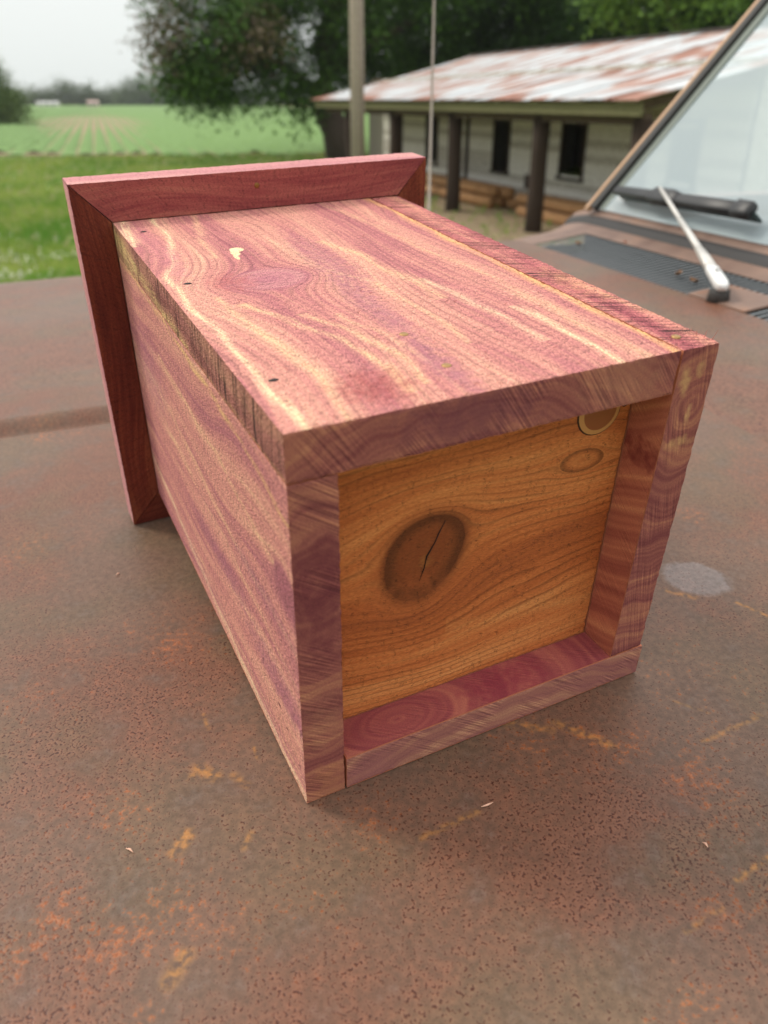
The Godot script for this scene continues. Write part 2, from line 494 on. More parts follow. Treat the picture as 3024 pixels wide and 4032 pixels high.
func rust(u0: float, v0: float, px: float, w: int, h: int) -> StandardMaterial3D:
	var l1 := field(11, 4.0, 3, u0, v0, px, w, h)
	var l2 := field(12, 28.0, 4, u0, v0, px, w, h)
	var l3 := field(13, 190.0, 3, u0, v0, px, w, h)
	var l4 := field(14, 520.0, 3, u0, v0, px, w, h)
	var l5 := field(15, 9.0, 3, u0, v0, px, w, h)
	# where flakes and scrapes of fresh rust lie
	var cell := 8
	var mw := w / cell + 1
	var mh := h / cell + 1
	var blob := PackedFloat32Array()
	blob.resize(mw * mh)
	for b in RUST_BLOBS:
		var r: float = b[2] * 2.5
		for j in range(maxi(0, int((b[1] - r - v0) / px / cell)), clampi(int((b[1] + r - v0) / px / cell) + 1, 0, mh)):
			for i in range(maxi(0, int((b[0] - r - u0) / px / cell)), clampi(int((b[0] + r - u0) / px / cell) + 1, 0, mw)):
				var dx: float = (u0 + i * cell * px - b[0]) / b[2]
				var dy: float = (v0 + j * cell * px - b[1]) / b[2]
				blob[j * mw + i] = maxf(blob[j * mw + i], b[3] * exp(-(dx * dx + dy * dy)))
	var rough := PackedFloat32Array()
	rough.resize(mw * mh)
	for b in [[0.19, 0.1, 0.08, 0.24], [-0.12, 0.02, 0.07, 0.2], [-0.13, -0.12, 0.1, 0.14], [0.34, -0.06, 0.12, 0.14], [0.02, 0.02, 0.12, 0.06], [-0.3, -0.3, 0.2, 0.15], [0.45, 0.1, 0.15, 0.2]]:
		for j in mh:
			for i in mw:
				var dx: float = (u0 + i * cell * px - b[0]) / b[2]
				var dy: float = (v0 + j * cell * px - b[1]) / b[2]
				rough[j * mw + i] = maxf(rough[j * mw + i], b[3] * exp(-(dx * dx + dy * dy)))
	var scrape := PackedByteArray()
	scrape.resize(w * h)
	for s in SCRAPES:
		var a := Vector2(s[0], s[1])
		var d := Vector2(s[2], s[3]) - a
		var r: float = s[4] * 3.0
		for j in range(clampi(int((minf(s[1], s[3]) - r - v0) / px), 0, h), clampi(int((maxf(s[1], s[3]) + r - v0) / px) + 1, 0, h)):
			for i in range(clampi(int((minf(s[0], s[2]) - r - u0) / px), 0, w), clampi(int((maxf(s[0], s[2]) + r - u0) / px) + 1, 0, w)):
				var p := Vector2(u0 + i * px, v0 + j * px) - a
				var t := clampf(p.dot(d) / d.length_squared(), 0.0, 1.0)
				var e := (p - d * t).length() / float(s[4])
				var keep := exp(-e * e) * float(s[5]) * clampf((l3[j * w + i] - 70) / 75.0, 0.0, 1.0)
				scrape[j * w + i] = maxi(scrape[j * w + i], int(keep * 255.0))
	var plain := Vector3(0.435, 0.34, 0.282)
	var reddish := Vector3(0.465, 0.32, 0.252)
	var olive := Vector3(0.41, 0.345, 0.265)
	var steel := Vector3(0.41, 0.365, 0.34)
	var pit := Vector3(0.22, 0.118, 0.092)
	var orange := Vector3(0.66, 0.38, 0.21)
	var ochre := Vector3(0.66, 0.46, 0.25)
	var bare := Vector3(0.53, 0.505, 0.505)
	var data := PackedByteArray()
	data.resize(w * h * 3)
	var hb := PackedByteArray()
	hb.resize(w * h)
	for j in h:
		var v := v0 + j * px
		var brow := (j / cell) * mw
		for i in w:
			var k := j * w + i
			var a := (l1[k] - 128) / 128.0
			var b := (l2[k] - 128) / 128.0
			var f := (l3[k] - 128) / 128.0
			var g := (l4[k] - 128) / 128.0
			var e := (l5[k] - 128) / 128.0
			var c := plain.lerp(reddish, clampf(0.5 + a * 1.6 + b * 0.5 + f * 0.35, 0.0, 1.0))
			c = c.lerp(olive, clampf(e * 1.0, 0.0, 0.45))
			c = c.lerp(steel, clampf(-b * 1.0 - 0.3 + f * 0.4, 0.0, 0.45))
			var tone := 1.0 + f * 0.16 + b * 0.07 + g * 0.1
			var hgt := 0.6 + f * 0.15
			var q := clampf((g * 1.35 + f * 0.35 - 0.43 + clampf(a * 0.35, -0.12, 0.1) + rough[brow + i / cell]) * 4.5, 0.0, 1.0)
			q *= clampf(0.95 + b * 1.3, 0.4, 1.0)
			c = c.lerp(pit, q * 0.85)
			hgt -= q * 0.4
			var o := blob[brow + i / cell]
			if o > 0.04:
				var on := clampf((o * 0.75 + b * 0.45 + f * 1.0 + g * 0.8 - 0.68) * 2.4, 0.0, 1.0)
				c = c.lerp(orange, on * 0.5)
				hgt += on * 0.1
			var sc := scrape[k]
			if sc > 8: c = c.lerp(ochre, sc / 255.0)
			# a rubbed oval of bare primer
			var uu := u0 + i * px
			if uu > 0.23 and uu < 0.31 and v > -0.13 and v < -0.04:
				var du := uu - 0.27
				var dv := v + 0.086
				var x := (du * 0.7 + dv * 0.7) / 0.0235
				var y := (dv * 0.7 - du * 0.7) / 0.0185
				var s := clampf((1.0 - x * x - y * y + f * 0.1 + b * 0.45) * 3.0, 0.0, 1.0)
				c = c.lerp(bare, s * (0.62 - q * 0.35))
			data[k * 3] = clampi(int(c.x * tone * 255.0), 0, 255)
			data[k * 3 + 1] = clampi(int(c.y * tone * 255.0), 0, 255)
			data[k * 3 + 2] = clampi(int(c.z * tone * 255.0), 0, 255)
			hb[k] = clampi(int(hgt * 255.0), 0, 255)
	var m := to_mat(w, h, data, hb, 0.025, 0.43)
	m.metallic_specular = 0.36
	return m

func rust_small() -> StandardMaterial3D:
	var m := tri_mat(noise_tex(31, 0.012, [c8(92, 66, 56), c8(116, 92, 80), c8(128, 102, 88), c8(148, 104, 78)], 512, 5), 1.6, 0.55)
	m.uv1_world_triplanar = false
	return m

func hood_h(u: float, v: float) -> float:
	var f := -0.0287 * v
	if v < -0.36:
		f = 0.01033 + 0.0042 * (1.0 - exp((v + 0.36) * 6.8))
	var h := 1.0497 + 0.0329 * u + f
	# the pressed step that runs along the hood
	var fade := 1.0 - smoothstep(0.25, 0.5, u)
	h += 0.007 * fade * smoothstep(-0.497, -0.513, v)
	h -= 0.0055 * fade * exp(-pow((v + 0.493) / 0.0065, 2.0))
	# rolled edges
	if v < -1.14: h -= 0.5 * pow(-1.14 - v, 2.0) * 3.0
	if v > 0.19: h -= 0.5 * pow(v - 0.19, 2.0) * 8.0
	if u < -0.8: h -= 1.6 * pow(-0.8 - u, 2.0)
	return h

# ---------------------------------------------------------------- the cedar nest box
const BW := 0.18444
const BH := 0.18369
const BL := 0.28249

func make_birdhouse() -> void:
	var t := thing("birdhouse", "unfinished red cedar nest box lying on its side with recessed knotty floor towards the viewer", "birdhouse")
	t.transform = Transform3D(Basis(Vector3(0.896693, 0.035032, -0.441265), Vector3(0.014306, 0.994049, 0.107988), Vector3(0.442422, -0.103145, 0.890856)), Vector3(0, 1.05, 0))
	var tt := 0.0187
	var tl := 0.0187
	var tr := 0.0194
	var tb := 0.019
	var yb := 0.0006
	var cream := c8(240, 205, 150)
	var pale := c8(244, 218, 170)
	var mauve := c8(150, 92, 112)
	var wine := c8(142, 62, 62)
	var pinks := [[0.0, c8(150, 84, 92)], [0.28, c8(176, 108, 110)], [0.48, c8(198, 132, 122)], [0.66, c8(208, 148, 130)], [0.84, c8(220, 172, 142)], [1.0, c8(234, 198, 158)]]
	var top := sawn(164.3, 282.5, 3.6, {"seed": 5, "stops": pinks, "warp": 9.0, "band": 0.04, "contrast": 0.36, "knots": [[51.0, 148.0, 19.0, 14.0]], "knot_fill": 0.5, "knot_colour": c8(172, 112, 126), "growth": 4.2, "growth_dark": 0.12, "relief": 0.055, "fuzz": 0.22, "tear": 0.4, "tear_dark": 0.3,
		"streaks": [
			[[Vector2(7, 0), Vector2(8, 17), Vector2(8, 45), Vector2(6, 90), Vector2(4, 133), Vector2(5, 168), Vector2(14, 197), Vector2(21, 232), Vector2(23, 283)], 2.0, 0.73, pale],
			[[Vector2(0.5, 226), Vector2(2, 240), Vector2(5, 283)], 3.2, 0.78, pale],
			[[Vector2(33, 190), Vector2(35, 206), Vector2(43, 254), Vector2(48, 283)], 2.4, 0.38, cream],
			[[Vector2(22, 0), Vector2(26, 40), Vector2(20, 90), Vector2(20, 133)], 1.6, 0.43, cream],
			[[Vector2(50, 10), Vector2(54, 34), Vector2(50, 62), Vector2(38, 90), Vector2(26, 120)], 2.6, 0.60, cream],
			[[Vector2(59, 14), Vector2(62, 40), Vector2(57, 70), Vector2(45, 98)], 2.0, 0.52, cream],
			[[Vector2(68, 30), Vector2(66, 60), Vector2(58, 92)], 1.6, 0.35, cream],
			[[Vector2(136, 0), Vector2(137, 40), Vector2(134, 70)], 2.4, 0.73, pale],
			[[Vector2(121, 30), Vector2(121, 56), Vector2(119, 89), Vector2(112, 120)], 3.0, 0.52, pale],
			[[Vector2(109, 90), Vector2(109, 115), Vector2(105, 158), Vector2(95, 200)], 3.4, 0.48, cream],
			[[Vector2(92, 40), Vector2(94, 80), Vector2(90, 120), Vector2(80, 150)], 2.0, 0.43, cream],
			[[Vector2(148, 0), Vector2(146, 90), Vector2(138, 190), Vector2(130, 283)], 2.6, 0.35, cream],
			[[Vector2(163, 0), Vector2(163, 90), Vector2(162.5, 180), Vector2(162, 283)], 3.2, 0.73, c8(232, 180, 112)]],
		"patches": [[44.5, 188, 1.3, 5, pale, 0.9, 0.1], [46, 195, 2.4, 5, pale, 0.95, 0.15], [48.5, 201, 3.8, 4.2, pale, 0.95, 0.2], [41, 20, 18, 17, wine, 0.5], [31, 150, 12, 16, c8(170, 88, 84), 0.45], [72, 26, 7, 30, mauve, 0.5], [76, 92, 8, 60, mauve, 0.45], [84, 165, 11, 60, mauve, 0.4], [12, 215, 8, 60, c8(190, 118, 126), 0.5]]})
	var top_edge := sawn(18.7, 282.5, 4.0, {"seed": 25, "stops": [[0.0, c8(120, 66, 62)], [0.4, c8(168, 108, 98)], [0.7, c8(186, 132, 110)], [1.0, c8(204, 160, 120)]], "relief": 0.09, "kerf": 1.6, "kerf_angle": 1.45, "fuzz": 0.28, "tear": 0.4,
		"streaks": [[[Vector2(0, 120), Vector2(2, 160), Vector2(6, 215), Vector2(12, 250), Vector2(10, 283)], 5.0, 0.78, c8(216, 184, 124)], [[Vector2(1, 0), Vector2(1, 120)], 1.2, 0.43, c8(214, 176, 118)], [[Vector2(4, 225), Vector2(8, 283)], 8.0, 0.82, c8(220, 192, 132)]]})
	var flank := sawn(165.0, 282.5, 3.5, {"seed": 45, "stops": [[0.0, c8(146, 84, 96)], [0.26, c8(176, 110, 114)], [0.48, c8(200, 134, 124)], [0.66, c8(212, 150, 132)], [0.84, c8(224, 174, 142)], [1.0, c8(236, 200, 156)]], "warp": 8.0, "band": 0.045, "contrast": 0.36, "relief": 0.055, "fuzz": 0.24, "tear": 0.38, "tear_dark": 0.34, "fibre": 0.35, "knots": [[112.0, 9.0, 9.0, 12.0]], "knot_colour": c8(150, 86, 100), "lean": 0.05,
		"streaks": [
			[[Vector2(3, 0), Vector2(5, 60), Vector2(10, 130), Vector2(18, 190), Vector2(30, 283)], 3.4, 0.65, pale],
			[[Vector2(12, 0), Vector2(16, 100), Vector2(24, 180)], 1.6, 0.43, cream],
			[[Vector2(150, 0), Vector2(158, 70), Vector2(163, 190), Vector2(163, 283)], 1.6, 0.60, c8(224, 188, 120)],
			[[Vector2(120, 20), Vector2(128, 100), Vector2(134, 200)], 1.8, 0.43, cream],
			[[Vector2(90, 0), Vector2(92, 80), Vector2(104, 190), Vector2(112, 283)], 2.2, 0.38, cream],
			[[Vector2(70, 0), Vector2(82, 120), Vector2(96, 283)], 2.0, 0.30, cream]],
		"patches": [[50, 20, 12, 60, mauve, 0.5], [60, 110, 9, 60, mauve, 0.45], [112, 240, 30, 50, c8(150, 90, 116), 0.4], [90, 40, 6, 40, mauve, 0.4], [20, 20, 14, 40, c8(212, 156, 128), 0.5], [34.5, 29, 0.7, 2.6, c8(50, 24, 24), 1.0], [28, 20, 0.6, 1.5, c8(50, 24, 24), 1.0], [122, 28, 0.5, 3.0, c8(60, 28, 30), 0.9]]})
	var right_edge := sawn(19.4, 282.5, 4.0, {"seed": 65, "stops": [[0.0, c8(132, 64, 74)], [0.35, c8(178, 100, 102)], [0.6, c8(204, 132, 120)], [0.85, c8(226, 170, 134)], [1.0, c8(236, 192, 150)]], "relief": 0.09, "kerf": 1.5, "kerf_angle": 1.15, "fuzz": 0.24, "tear": 0.4, "patches": [[12, 85, 9, 30, c8(228, 174, 128), 0.5]]})
	var ends := [[0.0, c8(90, 40, 44)], [0.28, c8(118, 62, 62)], [0.5, c8(140, 82, 74)], [0.7, c8(158, 100, 82)], [0.88, c8(176, 122, 92)], [1.0, c8(190, 142, 102)]]
	var end_top := end_grain(164.3, 18.7, 4.5, {"seed": 101, "stops": ends, "rings": [[66.0, -30.0, 0.6, 1.0]], "saw": 0.62, "sawing": 0.1, "patches": [[70, 10, 34, 14, c8(104, 56, 66), 0.55], [138, 10, 26, 16, c8(150, 102, 84), 0.5]]})
	var end_left := end_grain(18.7, 165.0, 4.5, {"seed": 121, "stops": ends, "rings": [[10.0, 121.0, 1.1, 0.8], [5.0, 260.0, 0.3, 0.7]], "saw": 0.95, "sawing": 0.1, "patches": [[10, 112, 14, 32, c8(98, 44, 52), 0.6], [12, 8, 12, 16, c8(168, 112, 80), 0.6], [9, 50, 12, 20, c8(160, 112, 88), 0.4]]})
	var end_right := end_grain(19.4, 164.0, 4.5, {"seed": 141, "stops": ends, "rings": [[13.0, 138.0, 1.0, 0.8]], "ringf": 0.5, "band": 0.11, "saw": 0.2, "sawing": 0.07, "patches": [[5, 150, 4, 8, c8(188, 146, 100), 0.8], [12, 155, 3, 5, c8(184, 142, 98), 0.7], [10, 121, 9, 4, c8(184, 142, 98), 0.75], [11, 134, 2, 6, c8(192, 150, 104), 0.8]]})
	var end_low := end_grain(165.0, 19.0, 4.5, {"seed": 161, "stops": [[0.0, c8(116, 68, 70)], [0.3, c8(140, 88, 84)], [0.55, c8(156, 104, 90)], [0.8, c8(174, 126, 100)], [1.0, c8(186, 140, 108)]], "rings": [[80.0, -36.0, 0.5, 1.0]], "saw": 0.9, "sawing": 0.12, "patches": [[12, 8, 14, 14, c8(156, 100, 96), 0.5]]})
	var ambers := [[0.0, c8(146, 78, 44)], [0.3, c8(170, 92, 48)], [0.5, c8(186, 106, 57)], [0.7, c8(198, 122, 68)], [1.0, c8(214, 146, 88)]]
	var floor_face := sawn(145.0, 146.0, 4.0, {"seed": 181, "stops": ambers, "warp": 9.0, "band": 0.028, "contrast": 0.55, "growth": 4.0, "growth_dark": 0.17, "knot_rim": 0.32, "knot_fill": 0.72, "ring": 0.1, "fuzz": 0.1, "tear": 0.62, "fibre": 0.25, "relief": 0.02, "rough": 0.6, "knots": [[80.0, 47.0, 18.5, 19.0], [106.0, 124.0, 7.0, 12.0]], "knot_colour": c8(104, 50, 26),
		"streaks": [[[Vector2(36, 60), Vector2(30, 110), Vector2(24, 146)], 4.5, 0.35, c8(210, 150, 90)]],
		"patches": [[79, 48, 4, 4, c8(150, 100, 52), 0.6], [60, 40, 14, 40, c8(176, 96, 54), 0.4]]})
	floor_face.set_meta("swap", true)
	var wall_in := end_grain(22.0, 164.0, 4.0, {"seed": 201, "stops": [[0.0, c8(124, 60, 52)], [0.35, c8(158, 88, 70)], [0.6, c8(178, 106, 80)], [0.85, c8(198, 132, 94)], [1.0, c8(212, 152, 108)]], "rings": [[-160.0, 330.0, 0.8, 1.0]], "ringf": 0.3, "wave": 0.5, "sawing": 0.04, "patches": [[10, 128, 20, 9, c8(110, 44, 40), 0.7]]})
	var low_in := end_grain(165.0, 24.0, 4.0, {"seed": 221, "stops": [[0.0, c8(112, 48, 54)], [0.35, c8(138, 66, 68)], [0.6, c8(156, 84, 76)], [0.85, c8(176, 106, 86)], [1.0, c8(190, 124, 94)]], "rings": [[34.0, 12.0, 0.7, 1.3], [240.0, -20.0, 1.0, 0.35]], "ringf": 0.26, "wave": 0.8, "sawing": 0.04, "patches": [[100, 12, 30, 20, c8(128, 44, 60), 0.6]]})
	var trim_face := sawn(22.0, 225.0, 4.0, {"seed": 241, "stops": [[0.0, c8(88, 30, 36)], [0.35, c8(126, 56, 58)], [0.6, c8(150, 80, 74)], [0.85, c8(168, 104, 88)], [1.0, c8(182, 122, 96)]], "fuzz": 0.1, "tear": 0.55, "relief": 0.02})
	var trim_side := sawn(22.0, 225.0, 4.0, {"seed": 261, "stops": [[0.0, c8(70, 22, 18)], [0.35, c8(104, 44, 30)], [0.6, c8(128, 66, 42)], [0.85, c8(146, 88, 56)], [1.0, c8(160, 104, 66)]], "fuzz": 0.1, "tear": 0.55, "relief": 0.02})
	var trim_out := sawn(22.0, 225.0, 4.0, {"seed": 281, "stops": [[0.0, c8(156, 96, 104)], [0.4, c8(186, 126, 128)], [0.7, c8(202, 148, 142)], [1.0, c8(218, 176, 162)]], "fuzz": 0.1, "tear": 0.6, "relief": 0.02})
	var inside := paint(c8(176, 104, 74), 0.8)
	var g := 0.0004
	board("side_panel", Vector3(0, BH - tt, -BL), Vector3(BW - tr - 0.0012, BH, 0), {"+y": top, "-x": top_edge, "+z": end_top}, inside, t)
	board("side_panel", Vector3(0.0002, 0, -BL), Vector3(tl, BH - tt - g, -0.0003), {"-x": flank, "+z": end_left}, inside, t)
	board("side_panel", Vector3(BW - tr, yb + tb + g, -BL), Vector3(BW, BH - 0.0003, -0.0002), {"+y": right_edge, "+z": end_right, "-x": inside, "+x": flank}, inside, t)
	board("side_panel", Vector3(tl + 0.0008, yb, -BL), Vector3(BW + 0.0014, yb + tb, 0), {"+z": end_low}, inside, t)
	# thin faces of the recess get the grain of their boards
	var f := board("floor_panel", Vector3(tl + 0.0003, yb + tb + g, -0.0388), Vector3(BW - tr - 0.0008, BH - tt - g * 2.0, -0.0208), {"+z": floor_face}, inside, t)
	tag(f, "amber floor board with a dark cracked knot")
	# planed lining strips: the visible inner faces in front of the floor
	var lining := begin()
	lining.set_smooth_group(-1)
	quad(lining, Vector3(BW - tr - 0.00015, yb + tb + g, -0.0207), Vector3(BW - tr - 0.00015, yb + tb + g, -0.0006), Vector3(BW - tr - 0.00015, BH - tt - g, -0.0006), Vector3(BW - tr - 0.00015, BH - tt - g, -0.0207))
	obj("inner_face", done(lining), wall_in, t)
	lining = begin()
	lining.set_smooth_group(-1)
	quad(lining, Vector3(tl + 0.0014, yb + tb + 0.00015, -0.0006), Vector3(BW - tr, yb + tb + 0.00015, -0.0006), Vector3(BW - tr, yb + tb + 0.00015, -0.0207), Vector3(tl + 0.0014, yb + tb + 0.00015, -0.0207))
	obj("inner_face", done(lining), low_in, t)
	# the check that splits the big knot, and the loose knot by the corner
	var crack := begin()
	add_tube(crack, [Vector3(0.0745, 0.117, -0.0206), Vector3(0.0715, 0.111, -0.0206), Vector3(0.0700, 0.107, -0.0206), Vector3(0.0665, 0.101, -0.0206), Vector3(0.0655, 0.095, -0.0206), Vector3(0.0635, 0.089, -0.0206)], [0.0001, 0.0003, 0.00025, 0.0004, 0.0003, 0.0001], 5)
	obj("crack", done(crack), paint(c8(34, 14, 8), 0.9), t)
	var kn := begin()
	var rim := begin()
	var heart := begin()
	var kc := Vector3(0.147, 0.1515, -0.0207)
	for k in 28:
		var a0 := TAU * k / 28
		var a1 := TAU * (k + 1) / 28
		var e0 := Vector3(cos(a0) * 0.0115, sin(a0) * 0.0112, 0)
		var e1 := Vector3(cos(a1) * 0.0115, sin(a1) * 0.0112, 0)
		quad(kn, kc + e0, kc + e1, kc + e1 * 0.94 + Vector3(0, 0, 0.0004), kc + e0 * 0.94 + Vector3(0, 0, 0.0004))
		quad(rim, kc + e0 * 0.94 + Vector3(0, 0, 0.0004), kc + e1 * 0.94 + Vector3(0, 0, 0.0004), kc + e1 * 0.74 + Vector3(0, 0, 0.0009), kc + e0 * 0.74 + Vector3(0, 0, 0.0009))
		tri(heart, kc + Vector3(0, 0, 0.0011), kc + e0 * 0.74 + Vector3(0, 0, 0.0009), kc + e1 * 0.74 + Vector3(0, 0, 0.0009))
	obj("knot_bark", done(kn), paint(c8(62, 32, 18), 0.9), t)
	obj("knot_rim", done(rim), paint(c8(190, 134, 78), 0.7), t)
	obj("knot", done(heart), paint(c8(140, 78, 38), 0.6), t)
	var pocket := obj("bark_pocket", lathe_mesh([Vector2(0.0042, 0.0), Vector2(0.0038, 0.0003), Vector2(0.0, 0.0004)], 14), paint(c8(24, 12, 8), 0.95), t)
	pocket.position = Vector3(0.1605, 0.1585, -0.0207)
	pocket.rotation = Vector3(PI / 2, 0, 0)
	pocket.scale = Vector3(1.0, 1.0, 1.8)
	# mitred trim round the roof end
	var o := 0.0205
	var o2 := 0.0221
	var z0 := -BL + 0.0002
	var z1 := -BL - 0.02
	var lo := Vector2(-o, -o2)
	var hi := Vector2(BW + o, BH + o2)
	var e := 0.00022
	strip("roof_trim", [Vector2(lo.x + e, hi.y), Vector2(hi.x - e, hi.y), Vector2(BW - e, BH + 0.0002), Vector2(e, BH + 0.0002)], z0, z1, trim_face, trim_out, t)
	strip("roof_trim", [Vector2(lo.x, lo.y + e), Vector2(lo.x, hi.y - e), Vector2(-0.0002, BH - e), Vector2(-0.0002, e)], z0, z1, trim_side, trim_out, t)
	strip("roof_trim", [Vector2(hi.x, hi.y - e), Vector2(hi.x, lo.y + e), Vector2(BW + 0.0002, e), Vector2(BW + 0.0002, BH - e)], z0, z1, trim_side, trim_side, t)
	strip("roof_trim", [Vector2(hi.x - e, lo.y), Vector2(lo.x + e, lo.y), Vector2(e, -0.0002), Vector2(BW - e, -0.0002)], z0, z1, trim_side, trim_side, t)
	board("roof_panel", Vector3(0.0004, 0.0004, -BL - 0.019), Vector3(BW - 0.0004, BH - 0.0004, -BL - 0.0003), {}, inside, t)
	# brads
	var brass := paint(c8(168, 132, 84), 0.45, 0.7)
	var dark := paint(c8(26, 18, 18), 0.8)
	for n in [[73, 59, brass], [73, 25, brass], [172, 12, brass]]:
		var nail := obj("nail", lathe_mesh([Vector2(0.0019, -0.001), Vector2(0.0019, 0.0001), Vector2(0.0015, 0.0003), Vector2(0.0, 0.0003)], 12), n[2], t)
		nail.position = Vector3(n[0] * 0.001, BH + 0.0001, -n[1] * 0.001)
	for n in [[11, 39], [11, 156], [12, 255]]:
		var hole := obj("nail_hole", lathe_mesh([Vector2(0.0015, 0.0), Vector2(0.0012, 0.0002), Vector2(0.0, 0.00015)], 9), dark, t)
		hole.position = Vector3(n[0] * 0.001, BH + 0.00008, -n[1] * 0.001)
		hole.scale = Vector3(1.3, 1, 0.8)
	var head := obj("nail", lathe_mesh([Vector2(0.0016, -0.001), Vector2(0.0016, 0.0001), Vector2(0.0012, 0.0003), Vector2(0.0, 0.0003)], 12), paint(c8(128, 88, 40), 0.5, 0.5), t)
	head.position = Vector3(0.088, BH + 0.0135, z0 + 0.0001)
	head.rotation.x = PI / 2
	# raised splinters and fuzz along the sawn edges
	var rng := RandomNumberGenerator.new()
	rng.seed = 8
	var sl := begin()
	for k in 260:
		var p := Vector3(rng.randf_range(0.003, BW - 0.002), BH, -rng.randf() * rng.randf() * 0.25)
		if k % 3 == 0: p = Vector3(rng.randf_range(0.002, BW - 0.002), BH - 0.0002, -0.0004)
		var d := Vector3(rng.randf_range(-1, 1), rng.randf_range(0.25, 0.9), rng.randf_range(-0.6, 1.0)).normalized() * rng.randf_range(0.0008, 0.0026)
		var s := d.cross(Vector3(0.3, 0.2, 1)).normalized() * 0.00014
		quad(sl, p - s, p + s, p + d * 0.7 + s * 0.7, p + d * 0.7 - s * 0.7)
		tri(sl, p + d * 0.7 - s * 0.7, p + d * 0.7 + s * 0.7, p + d)
	for k in 3:
		var p := Vector3(BW - 0.001 - k * 0.0012, BH - 0.0003, -0.004 - k * 0.003)
		var d := Vector3(0.3 - k * 0.3, 1.0, 0.2) * (0.0045 - k * 0.001)
		var s := Vector3(0.0002, 0, 0.00005)
		quad(sl, p - s, p + s, p + d + s * 0.4, p + d - s * 0.4)
	var fuzz := obj("splinters", done(sl), paint(c8(196, 130, 118), 0.8), t)
	fuzz.set_meta("kind", "stuff")

